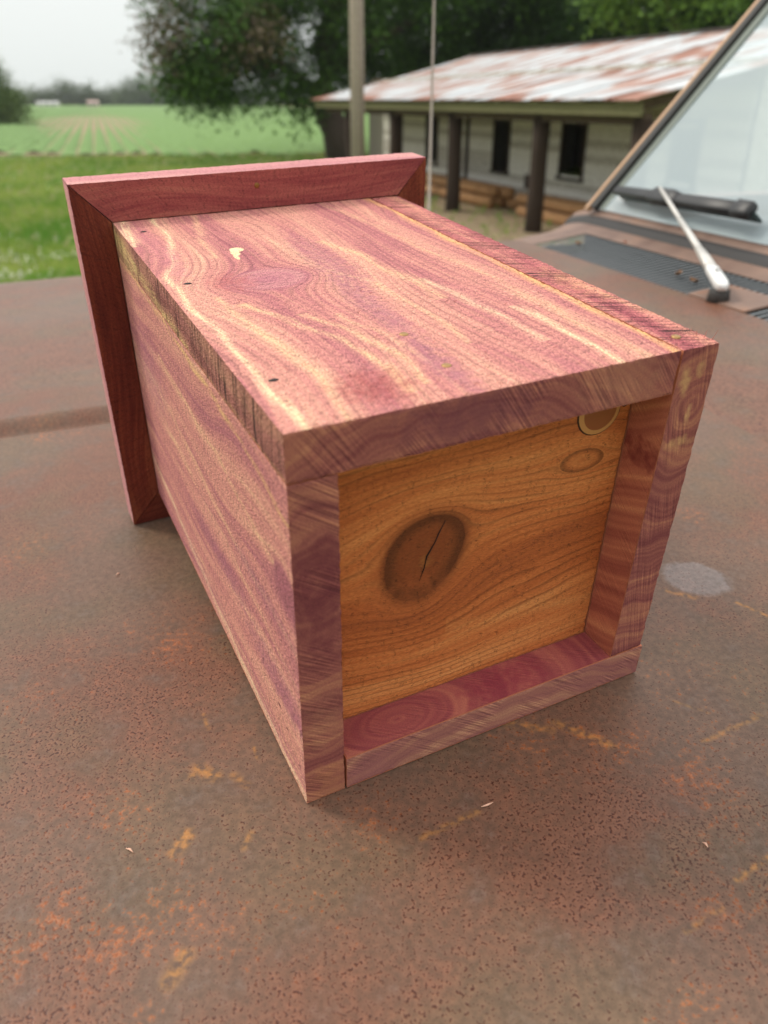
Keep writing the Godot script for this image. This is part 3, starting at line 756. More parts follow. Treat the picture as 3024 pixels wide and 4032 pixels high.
# ---------------------------------------------------------------- the old pickup (local x rearward, z towards the viewer's side)
func make_truck() -> void:
	var t := thing("pickup_truck", "old pickup truck with a flat rusty brown hood and dusty windshield", "truck", Vector3.ZERO, atan2(0.318, 0.948))
	var near_rust := rust(-0.35, -0.58, 0.8 / 2048.0, 2048, 2048)
	var far_rust := rust(-0.96, -1.25, 1.7 / 1024.0, 1024, 920)
	var body := rust_small()
	var black := paint(c8(16, 17, 19), 0.7)
	var rubber := paint(c8(52, 50, 50), 0.7)
	# hood skin: one sheet, the near part in finer grain
	var us := PackedFloat32Array()
	var vs := PackedFloat32Array()
	for i in 34: us.append(lerpf(-0.95, -0.35, i / 34.0))
	for i in 80: us.append(lerpf(-0.35, 0.45, i / 80.0))
	for i in 26: us.append(lerpf(0.45, 0.70, i / 25.0))
	for i in 60: vs.append(lerpf(-1.24, -0.58, i / 60.0))
	for i in 60: vs.append(lerpf(-0.58, -0.46, i / 60.0))
	for i in 60: vs.append(lerpf(-0.46, 0.22, i / 60.0))
	vs.append(0.22)
	vs.append(0.24)
	var fine := begin()
	var rough := begin()
	for i in us.size() - 1:
		for j in vs.size() - 1:
			var inner := us[i] >= -0.3501 and us[i + 1] <= 0.4501 and vs[j] >= -0.5801 and vs[j + 1] <= 0.2201
			var ps := []
			var uv := []
			for c in [[i, j + 1], [i + 1, j + 1], [i + 1, j], [i, j]]:
				ps.append(Vector3(us[c[0]], hood_h(us[c[0]], vs[c[1]]), vs[c[1]]))
				uv.append(Vector2((us[c[0]] + 0.35) / 0.8, (vs[c[1]] + 0.58) / 0.8) if inner else Vector2((us[c[0]] + 0.96) / 1.7, (vs[c[1]] + 1.25) / (1.7 * 920.0 / 1024.0)))
			quad(fine if inner else rough, ps[0], ps[1], ps[2], ps[3], uv[0], uv[1], uv[2], uv[3])
	var mesh := ArrayMesh.new()
	fine.generate_normals(); fine.commit(mesh); mesh.surface_set_material(0, near_rust)
	rough.generate_normals(); rough.commit(mesh); mesh.surface_set_material(1, far_rust)
	obj("hood", mesh, null, t)
	# fenders, nose and inner body
	for s in [-1, 1]:
		var st := begin()
		var edge := -1.243 if s < 0 else 0.243
		for i in 30:
			var u0 := lerpf(-0.95, 0.95, i / 30.0)
			var u1 := lerpf(-0.95, 0.95, (i + 1) / 30.0)
			var prof := [[0.0, -0.012], [0.03, -0.02], [0.075, -0.05], [0.1, -0.1], [0.105, -0.5]]
			for k in prof.size() - 1:
				var a := []
				for c in [[u0, k], [u1, k], [u1, k + 1], [u0, k + 1]]:
					var pr: Array = prof[c[1]]
					var low: float = hood_h(minf(c[0], 0.7), edge) + pr[1]
					if k + 1 == c[1] and k == 3:  # wheel arch
						var w: float = absf(c[0] + 0.25) / 0.45
						if w < 1.0: low = maxf(low, 0.46 + 0.38 * sqrt(1.0 - w * w))
					a.append(Vector3(c[0], low, edge + s * pr[0]))
				if s < 0: quad(st, a[0], a[1], a[2], a[3])
				else: quad(st, a[3], a[2], a[1], a[0])
		obj("fender", done(st), body, t)
	var inner := begin()
	inner.set_smooth_group(-1)
	add_box(inner, Vector3(-0.93, 0.5, -1.22), Vector3(0.68, 0.96, 0.22))
	obj("engine_bay", done(inner), black, t)
	obj("nose_panel", box_mesh(Vector3(-1.0, 0.5, -1.3), Vector3(-0.951, 0.98, 0.3)), body, t)
	obj("bumper", box_mesh(Vector3(-1.12, 0.42, -1.36), Vector3(-1.0, 0.6, 0.36)), paint(c8(120, 116, 112), 0.4, 0.7), t)
	# cowl: louvred vent, strip, rubber seal, windshield lip
	var base := func(v: float) -> float: return hood_h(0.699, v)
	var tray := begin()
	tray.set_smooth_group(-1)
	var panel := begin()
	var seal := begin()
	var lip := begin()
	var n := 46
	for i in n:
		var v0 := lerpf(-1.235, 0.235, float(i) / n)
		var v1 := lerpf(-1.235, 0.235, float(i + 1) / n)
		var b0: float = base.call(v0)
		var b1: float = base.call(v1)
		var strip_ := func(st: SurfaceTool, ua: float, ha: float, ub: float, hb: float) -> void:
			quad(st, Vector3(ua, b1 + ha, v1), Vector3(ub, b1 + hb, v1), Vector3(ub, b0 + hb, v0), Vector3(ua, b0 + ha, v0))
		var vented := v0 > -1.125 and v1 < 0.13
		if vented:
			strip_.call(tray, 0.700, -0.03, 0.806, -0.016)
			strip_.call(tray, 0.7, 0.0, 0.7005, -0.03)
			strip_.call(tray, 0.8055, -0.016, 0.806, 0.0145)
		else:
			strip_.call(panel, 0.70, 0.0, 0.806, 0.0145)
		strip_.call(panel, 0.806, 0.0145, 0.815, 0.018)
		strip_.call(panel, 0.815, 0.018, 0.833, 0.026)
		strip_.call(seal, 0.833, 0.024, 0.838, 0.034)
		strip_.call(seal, 0.838, 0.034, 0.846, 0.040)
		strip_.call(seal, 0.846, 0.040, 0.850, 0.038)
		strip_.call(lip, 0.849, 0.040, 0.856, 0.048)
		strip_.call(lip, 0.856, 0.048, 0.862, 0.050)
	obj("cowl_panel", done(panel), body, t)
	obj("rubber_seal", done(seal), rubber, t)
	obj("windshield_lip", done(lip), body, t)
	var grille := obj("vent_grille", done(tray), black, t)
	var slat := bar_mesh(Vector3(0.7005, 0, 0), Vector3(0.806, 0.014, 0), 0.0022, 0.0003, 0.0022, 0.0003)
	var slat_mat := paint(c8(112, 117, 120), 0.5)
	for k in 139:
		var v := -1.122 + k * 0.0128
		if v > 0.125: break
		if v > -0.665 and v < -0.555:
			continue
		var o := obj("slat", slat, slat_mat, grille)
		o.position = Vector3(0, base.call(v) - 0.0012, v)
	obj("pivot_plate", bar_mesh(Vector3(0.7005, base.call(-0.61) + 0.0005, -0.61), Vector3(0.765, base.call(-0.61) + 0.009, -0.61), 0.055, 0.0012, 0.055, 0.0012), body, t)
	for k in 9:
		var v := -0.6612 + k * 0.0128
		var o := obj("slat", bar_mesh(Vector3(0.7655, 0.0086, 0), Vector3(0.806, 0.014, 0), 0.0022, 0.0003, 0.0022, 0.0003), slat_mat, grille)
		o.position = Vector3(0, base.call(v) - 0.0012, v)
	# windshield: a pane with a film of dust, pillars, rubber
	var top := Vector2(1.325, 1.728)
	var foot := Vector2(0.853, 1.139)
	var pane := begin()
	var m := 10
	for i in m:
		for j in 14:
			var pt := func(a: float, b: float) -> Vector3:
				var half := lerpf(0.645, 0.565, a)
				var s := b * 2.0 - 1.0
				var bow := 0.028 * (s * s) - 0.028
				return Vector3(lerpf(foot.x, top.x, a) + bow * 0.0, lerpf(foot.y, top.y, a), -0.5 + half * s)
			quad(pane, pt.call(i / 10.0, (j + 1) / 14.0), pt.call((i + 1) / 10.0, (j + 1) / 14.0), pt.call((i + 1) / 10.0, j / 14.0), pt.call(i / 10.0, j / 14.0))
	var glass := StandardMaterial3D.new()
	glass.transparency = BaseMaterial3D.TRANSPARENCY_ALPHA
	glass.albedo_color = Color(0.75, 0.81, 0.825, 0.52)
	glass.roughness = 0.08
	obj("windshield", done(pane), glass, t)
	for s in [-1, 1]:
		var a := Vector3(0.842, 1.135, -0.5 + s * 0.668)
		var b := Vector3(1.318, 1.725, -0.5 + s * 0.588)
		obj("pillar", bar_mesh(a, b, 0.0045, 0.005, 0.0045, 0.006, Vector3(-0.78, 0.63, 0)), paint(c8(176, 140, 108), 0.5), t)
		obj("glass_gasket", bar_mesh(a + Vector3(0.006, 0.004, -s * 0.0145), b + Vector3(0.0, 0.004, -s * 0.0145), 0.008, 0.006, 0.0075, 0.006, Vector3(-0.78, 0.63, 0)), paint(c8(40, 38, 36), 0.6), t)
		obj("glass_gasket", bar_mesh(a + Vector3(0.014, 0.004, -s * 0.032), b + Vector3(0.0, 0.001, -s * 0.032), 0.009, 0.003, 0.009, 0.003, Vector3(-0.78, 0.63, 0)), paint(c8(112, 120, 112), 0.5), t)
	# cab behind the glass
	obj("dashboard", box_mesh(Vector3(0.90, 0.8, -1.12), Vector3(1.2, 1.12, 0.12)), paint(c8(74, 78, 80), 0.8), t)
	obj("cab_roof", box_mesh(Vector3(1.32, 1.73, -1.1), Vector3(2.4, 1.76, 0.1)), body, t)
	obj("cab_back", box_mesh(Vector3(2.38, 0.5, -1.2), Vector3(2.42, 1.2, 0.2)), body, t)
	obj("bench_seat", box_mesh(Vector3(1.6, 0.6, -1.1), Vector3(2.2, 0.98, 0.1)), paint(c8(70, 58, 50), 0.9), t)
	for s in [-1, 1]:
		var z: float = -0.5 + s * 0.78
		obj("door", box_mesh(Vector3(0.96, 0.45, z - 0.03), Vector3(2.42, 1.14, z + 0.03)), body, t)
		obj("rear_post", box_mesh(Vector3(2.3, 1.14, -0.5 + s * 0.6 - 0.03), Vector3(2.42, 1.73, -0.5 + s * 0.6 + 0.03)), body, t)
		obj("bed_side", box_mesh(Vector3(2.46, 0.5, z - 0.03), Vector3(4.3, 1.12, z + 0.03)), body, t)
		for u in [-0.25, 3.2]:
			var w := obj("wheel", lathe_mesh([Vector2(0.0, -0.1), Vector2(0.2, -0.1), Vector2(0.22, -0.12), Vector2(0.34, -0.11), Vector2(0.37, -0.06), Vector2(0.37, 0.06), Vector2(0.34, 0.11), Vector2(0.22, 0.12), Vector2(0.2, 0.1), Vector2(0.0, 0.1)], 28), paint(c8(34, 33, 32), 0.9), t)
			w.position = Vector3(u, 0.37, -0.5 + s * 0.72)
			w.rotation.x = PI / 2
	obj("bed_floor", box_mesh(Vector3(2.46, 0.7, -1.24), Vector3(4.3, 0.76, 0.24)), body, t)
	obj("chassis", box_mesh(Vector3(-0.9, 0.36, -0.95), Vector3(4.2, 0.5, -0.05)), black, t)
	# wiper
	var wiper := Node3D.new()
	wiper.name = "wiper"
	t.add_child(wiper)
	var steel := paint(c8(206, 202, 196), 0.35, 0.25)
	var piv := Vector3(0.712, 1.101, -0.622)
	var tip := Vector3(0.852, 1.186, -0.965)
	var mid := piv.lerp(tip, 0.30) + Vector3(0, 0.006, 0)
	var bend := piv.lerp(tip, 0.62) + Vector3(0, 0.007, 0)
	obj("pivot_cap", tube_mesh([piv + Vector3(-0.002, -0.014, 0.006), piv + Vector3(-0.002, 0.002, 0.006), piv + Vector3(-0.001, 0.006, 0.005)], [0.015, 0.013, 0.008], 18), paint(c8(58, 56, 54), 0.6), wiper)
	obj("arm_head", oval_mesh([piv + Vector3(-0.010, 0.006, 0.021), piv + Vector3(-0.0085, 0.0075, 0.018), piv + Vector3(-0.004, 0.009, 0.008), piv.lerp(tip, 0.1) + Vector3(0, 0.01, 0), piv.lerp(tip, 0.115) + Vector3(0, 0.01, 0)], [0.004, 0.0074, 0.009, 0.0088, 0.008], [0.003, 0.006, 0.007, 0.006, 0.005]), paint(c8(226, 226, 224), 0.3, 0.1), wiper)
	obj("arm_channel", oval_mesh([piv.lerp(tip, 0.117) + Vector3(0, 0.0095, 0), piv.lerp(tip, 0.2) + Vector3(0, 0.01, 0), mid + Vector3(0, 0.003, 0)], [0.0080, 0.0072, 0.0052], [0.005, 0.005, 0.004]), steel, wiper)
	obj("arm", oval_mesh([mid + Vector3(0, 0.003, 0), mid.lerp(bend, 0.5) + Vector3(0, 0.002, 0), bend], [0.0049, 0.0043, 0.0036], [0.0036, 0.0033, 0.0028]), steel, wiper)
	obj("arm_end", oval_mesh([bend, tip + Vector3(0, 0.006, 0)], [0.0035, 0.0029], [0.0026, 0.0022]), steel, wiper)
	var rivet := obj("rivet", tube_mesh([piv.lerp(tip, 0.05) + Vector3(0, 0.016, 0), piv.lerp(tip, 0.05) + Vector3(0, 0.019, 0)], [0.003, 0.0025], 10), paint(c8(150, 148, 146), 0.4, 0.5), wiper)
	var bl := Vector3(0.853, 1.177, -1.095)
	var br := Vector3(0.846, 1.181, -0.745)
	var plastic := paint(c8(34, 34, 36), 0.45)
	var across := Vector3(-0.78, 0.63, 0)
	obj("blade", oval_mesh([bl, bl.lerp(br, 0.3), bl.lerp(br, 0.7), br], [0.008, 0.0095, 0.0105, 0.0105], [0.005, 0.006, 0.007, 0.007], across), plastic, wiper)
	obj("blade_clip", oval_mesh([bl.lerp(br, 0.31), bl.lerp(br, 0.34), bl.lerp(br, 0.48), bl.lerp(br, 0.54)], [0.010, 0.0145, 0.014, 0.0105], [0.006, 0.010, 0.010, 0.006], across), plastic, wiper)
	obj("blade_end", oval_mesh([bl.lerp(br, 0.915), bl.lerp(br, 0.93), br + (br - bl) * 0.015, br + (br - bl) * 0.025], [0.0105, 0.0135, 0.013, 0.010], [0.007, 0.0095, 0.009, 0.006], across), plastic, wiper)
	obj("squeegee", bar_mesh(bl + Vector3(0.008, -0.008, 0), br + Vector3(0.010, -0.009, 0.012), 0.002, 0.010, 0.002, 0.010, across), paint(c8(46, 62, 62), 0.6), wiper)
	# aerial on the far fender
	var ab := Vector3(0.56, 1.035, -1.285)
	obj("aerial", tube_mesh([ab, ab + Vector3(0, 0.02, 0), ab + Vector3(0, 0.022, 0), ab + Vector3(0, 0.5, 0), ab + Vector3(0, 1.0, 0)], [0.012, 0.009, 0.0026, 0.0022, 0.0018], 10), paint(c8(150, 140, 128), 0.4, 0.5), t)

# ---------------------------------------------------------------- land
func ground_h(x: float, z: float) -> float:
	var d := sqrt(x * x + z * z)
	return -0.95 * smoothstep(3.0, 14.0, d) + 0.03 * sin(x * 0.4) * sin(z * 0.33) * smoothstep(4.0, 10.0, d)

func make_land() -> void:
	var st := begin()
	var radii := [0.0]
	var r := 0.6
	while r < 4000.0:
		radii.append(r)
		r *= 1.13
	var n := 72
	for i in radii.size() - 1:
		for k in n:
			var ps := []
			for c in [[i, k], [i, k + 1], [i + 1, k + 1], [i + 1, k]]:
				var a: float = TAU * c[1] / n
				var x: float = radii[c[0]] * sin(a)
				var z: float = radii[c[0]] * cos(a)
				ps.append(Vector3(x, ground_h(x, z), z))
			if i == 0: tri(st, ps[0], ps[3], ps[2])
			else: quad(st, ps[3], ps[2], ps[1], ps[0])
	var turf := tri_mat(noise_tex(51, 0.02, [c8(66, 84, 28), c8(88, 110, 38), c8(112, 128, 52), c8(136, 136, 76)], 512, 5), 0.22, 0.95)
	var o := obj("ground", done(st), turf, self)
	o.set_meta("kind", "structure")
	# ploughed field beyond the lawn
	var f := begin()
	var xs := [-700.0, -300.0, -120.0, -60.0, -30.0, -10.0, 10.0, 60.0, 200.0]
	var zs := [-39.0, -60.0, -100.0, -170.0, -270.0, -400.0]
	for i in xs.size() - 1:
		for j in zs.size() - 1:
			var a := func(x: float, z: float) -> Vector3: return Vector3(x, -0.91, z)
			quad(f, a.call(xs[i], zs[j]), a.call(xs[i + 1], zs[j]), a.call(xs[i + 1], zs[j + 1]), a.call(xs[i], zs[j + 1]))
	var soil := tri_mat(noise_tex(52, 0.02, [c8(120, 104, 78), c8(144, 126, 96), c8(160, 142, 112)], 256, 4), 0.2, 0.95)
	o = obj("field_soil", done(f), soil, self)
	o.set_meta("kind", "structure")
	# trodden earth under and before the shed porch
	var e := begin()
	var sd := Vector3(-0.355, 0, -0.935)
	var sn := Vector3(0.935, 0, -0.355)
	var org := Vector3(2.872, 0, -15.57)
	for i in 36:
		for j in 14:
			var pts := []
			for c in [[i, j], [i + 1, j], [i + 1, j + 1], [i, j + 1]]:
				var p: Vector3 = org + sd * (-4.5 + c[0] * 0.5) + sn * (-1.6 + c[1] * 0.28 + 0.25 * sin(c[0] * 1.7) * (1.0 if c[1] == 0 else 0.0))
				p.y = ground_h(p.x, p.z) + 0.012
				pts.append(p)
			quad(e, pts[3], pts[2], pts[1], pts[0])
	o = obj("bare_earth", done(e), tri_mat(noise_tex(55, 0.02, [c8(96, 80, 60), c8(124, 106, 80), c8(146, 128, 100), c8(110, 112, 66)], 256, 5), 0.5, 0.95), self)
	o.set_meta("kind", "structure")
	# young crop in drilled rows
	var rng := RandomNumberGenerator.new()
	rng.seed = 21
	var rows := begin()
	var dir := Vector3(-sin(deg_to_rad(18.1)), 0, -cos(deg_to_rad(18.1)))
	var side := Vector3(dir.z, 0, -dir.x)
	for k in 150:
		var at := Vector3(-2.5, -0.91, -39.5) + Vector3(-0.8 * (k - 62), 0, 0)
		var last := []
		var run := rng.randf_range(-1.2, 1.2)
		while run < 330.0:
			var p := at + dir * run
			var w := 0.35 + rng.randf_range(-0.05, 0.05)
			var h := rng.randf_range(0.22, 0.34)
			var sparse := clampf(1.6 * exp(-pow((p.x + 21.0 + (p.z + 60.0) * -0.33) / 7.0, 2.0)) * exp(-pow((p.z + 100.0) / 30.0, 2.0)), 0.0, 1.0)
			w *= 1.0 - 0.62 * sparse
			h *= 1.0 - 0.62 * sparse
			h *= clampf((run + 1.2) / 5.0, 0.02, 1.0)
			var now := [p - side * w, p + Vector3(0, h, 0) + side * rng.randf_range(-0.08, 0.08), p + side * w]
			if last:
				quad(rows, last[0], now[0], now[1], last[1])
				quad(rows, last[1], now[1], now[2], last[2])
			last = now
			run += 1.2 * (1.0 + run * 0.03)
	var crop := tri_mat(noise_tex(53, 0.03, [c8(86, 118, 54), c8(102, 134, 68), c8(118, 148, 82)], 256, 3), 0.35, 0.9)
	o = obj("crop_rows", done(rows), crop, self)
	tag(o, "pale green rows of young crop running away across the field", "crop", "", "stuff")
	# lawn grass
	var blade := begin()
	for k in 9:
		var a := TAU * k / 9.0 + rng.randf()
		var p := Vector3(cos(a), 0, sin(a)) * rng.randf_range(0.0, 0.06)
		var tip := p + Vector3(rng.randf_range(-0.07, 0.07), rng.randf_range(0.07, 0.17), rng.randf_range(-0.07, 0.07))
		var s := Vector3(-sin(a), 0, cos(a)) * 0.006
		var bend := p.lerp(tip, 0.55) + Vector3(0, 0.02, 0)
		quad(blade, p - s, p + s, bend + s * 0.8, bend - s * 0.8)
		tri(blade, bend - s * 0.8, bend + s * 0.8, tip)
	var tuft := done(blade)
	var leaf := paint(Color.WHITE, 0.8)
	leaf.vertex_color_use_as_albedo = true
	leaf.backlight_enabled = true
	leaf.backlight = Color(0.35, 0.4, 0.2)
	var mm := MultiMesh.new()
	mm.transform_format = MultiMesh.TRANSFORM_3D
	mm.use_colors = true
	mm.mesh = tuft
	var count := 70000
	mm.instance_count = count
	var tone := noise(54, 0.25, FastNoiseLite.TYPE_SIMPLEX_SMOOTH, 3)
	for k in count:
		var d := 4.5 + 36.0 * pow(rng.randf(), 1.5)
		var a := deg_to_rad(rng.randf_range(-46.0, 26.0))
		var p := Vector3(sin(a) * d, 0, -cos(a) * d)
		var rel := p - Vector3(2.872, 0, -15.57)
		if rel.dot(sn) > -1.7 and rel.dot(sn) < 9.0 and absf(rel.dot(sd) - 4.5) < 9.2 and rng.randf() < 0.94:
			p = Vector3(-6.0 - rng.randf() * 6.0, 0, -7.0 - rng.randf() * 14.0)
		p.y = ground_h(p.x, p.z) - 0.01
		var sc := rng.randf_range(0.7, 1.3)
		mm.set_instance_transform(k, Transform3D(Basis(Vector3.UP, rng.randf() * TAU).scaled(Vector3(sc, sc * rng.randf_range(0.6, 1.2), sc)), p))
		var t := clampf(0.5 + tone.get_noise_2d(p.x, p.z) * 1.1 + rng.randf_range(-0.3, 0.3), 0.0, 1.0)
		var c := Color(0.13, 0.29, 0.025).lerp(Color(0.36, 0.43, 0.09), t)
		if rng.randf() < 0.12: c = Color(0.46, 0.42, 0.22)
		mm.set_instance_color(k, c)
	var lawn := MultiMeshInstance3D.new()
	lawn.name = "lawn_grass"
	lawn.multimesh = mm
	lawn.material_override = leaf
	add_child(lawn)
	tag(lawn, "rough green lawn grass between the truck and the crop field", "grass", "", "stuff")
	# clover heads
	var ball := begin()
	for i in 5:
		for k in 8:
			var pt := func(a: int, b: int) -> Vector3: return Vector3(sin(PI * a / 5.0) * cos(TAU * b / 8.0), cos(PI * a / 5.0), sin(PI * a / 5.0) * sin(TAU * b / 8.0)) * 0.013 + Vector3(0, 0.14, 0)
			quad(ball, pt.call(i, k + 1), pt.call(i, k), pt.call(i + 1, k), pt.call(i + 1, k + 1))
	quad(ball, Vector3(-0.001, 0, 0), Vector3(0.001, 0, 0), Vector3(0.001, 0.14, 0), Vector3(-0.001, 0.14, 0))
	mm = MultiMesh.new()
	mm.transform_format = MultiMesh.TRANSFORM_3D
	mm.mesh = done(ball)
	var spots := []
	while spots.size() < 1500:
		var d := rng.randf_range(5.0, 16.0)
		var a := deg_to_rad(rng.randf_range(-44.0, -8.0))
		var p := Vector3(sin(a) * d, 0, -cos(a) * d)
		if tone.get_noise_2d(p.x * 1.7 + 50.0, p.z * 1.7) > 0.12 or rng.randf() < 0.06:
			p.y = ground_h(p.x, p.z)
			spots.append(p)
	mm.instance_count = spots.size()
	for k in spots.size(): mm.set_instance_transform(k, Transform3D(Basis().scaled(Vector3.ONE * rng.randf_range(0.7, 1.2)), spots[k]))
	var clover := MultiMeshInstance3D.new()
	clover.name = "clover_flowers"
	clover.multimesh = mm
	clover.material_override = paint(c8(214, 214, 190), 0.9)
	add_child(clover)
	tag(clover, "small white clover heads scattered in the lawn", "clover", "", "stuff")

# ---------------------------------------------------------------- trees
var clumps := []
var leaf_mat: StandardMaterial3D

func make_clumps() -> void:
	leaf_mat = paint(Color.WHITE, 0.7)
	leaf_mat.vertex_color_use_as_albedo = true
	leaf_mat.backlight_enabled = true
	leaf_mat.backlight = Color(0.5, 0.6, 0.25)
	var rng := RandomNumberGenerator.new()
	rng.seed = 3
	for v in 3:
		var st := begin()
		for k in 20:
			var p := Vector3(rng.randfn(), rng.randfn() * 0.8, rng.randfn()) * 0.32
			var d := Vector3(rng.randf_range(-1, 1), rng.randf_range(-0.9, 0.3), rng.randf_range(-1, 1)).normalized()
			var s := d.cross(Vector3(rng.randf_range(-0.5, 0.5), 1, rng.randf_range(-0.5, 0.5))).normalized()
			var l := rng.randf_range(0.12, 0.23)
			var w := l * 0.32
			var up := s.cross(d) * l * 0.12
			quad(st, p, p + d * l * 0.5 + s * w + up, p + d * l, p + d * l * 0.5 - s * w + up)
		st.generate_normals()
		clumps.append(st.commit())

# blobs: [centre, radius, clumps, squash]; colours are linear
func make_tree(called: String, label: String, base: Vector3, limbs: Array, blobs: Array, dark: Color, light: Color, scale: float, seed_: int, group := "", bark := c8(72, 60, 50)) -> Node3D:
	var t := thing(called, label, "tree", base, 0.0, group)
	var rng := RandomNumberGenerator.new()
	rng.seed = seed_
	if limbs:
		var st := begin()
		for l in limbs:
			var path := []
			for p in l[0]: path.append(p - base)
			add_tube(st, path, l[1], 9)
		obj("trunk", done(st), tri_mat(noise_tex(61, 0.05, [bark.darkened(0.4), bark, bark.lightened(0.15)], 256, 4), 1.2, 0.95), t)
	var bv: PackedVector3Array = clumps[seed_ % 3].surface_get_arrays(0)[Mesh.ARRAY_VERTEX]
	var bn: PackedVector3Array = clumps[seed_ % 3].surface_get_arrays(0)[Mesh.ARRAY_NORMAL]
	var vv := PackedVector3Array()
	var nn := PackedVector3Array()
	var cc := PackedColorArray()
	var one := PackedColorArray()
	one.resize(bv.size())
	for b in blobs:
		# twig ends on which leaves bunch together
		var ends := []
		for i in maxi(6, int(b[2] / 14.0)):
			var d := Vector3(rng.randfn(), rng.randfn(), rng.randfn()).normalized() * pow(rng.randf(), 0.4)
			ends.append(Vector3(d.x, d.y * b[3], d.z) * float(b[1]))
		for i in int(b[2]):
			var e: Vector3 = ends[rng.randi() % ends.size()]
			var p: Vector3 = b[0] - base + e + Vector3(rng.randfn(), rng.randfn() - 0.3, rng.randfn()) * 0.42 * scale
			var s := scale * rng.randf_range(0.7, 1.25)
			var turn := Basis.from_euler(Vector3(rng.randf_range(-0.5, 0.5), rng.randf() * TAU, rng.randf_range(-0.5, 0.5)))
			var c := dark.lerp(light, rng.randf())
			if b.size() > 4: c = b[4].lerp(b[4] * 1.5, rng.randf())
			c.a = 1.0
			one.fill(c)
			vv.append_array(Transform3D(turn.scaled(Vector3.ONE * s), p) * bv)
			nn.append_array(Transform3D(turn, Vector3.ZERO) * bn)
			cc.append_array(one)
	var arr := []
	arr.resize(Mesh.ARRAY_MAX)
	arr[Mesh.ARRAY_VERTEX] = vv
	arr[Mesh.ARRAY_NORMAL] = nn
	arr[Mesh.ARRAY_COLOR] = cc
	var am := ArrayMesh.new()
	am.add_surface_from_arrays(Mesh.PRIMITIVE_TRIANGLES, arr)
	obj("crown", am, leaf_mat, t)
	return t

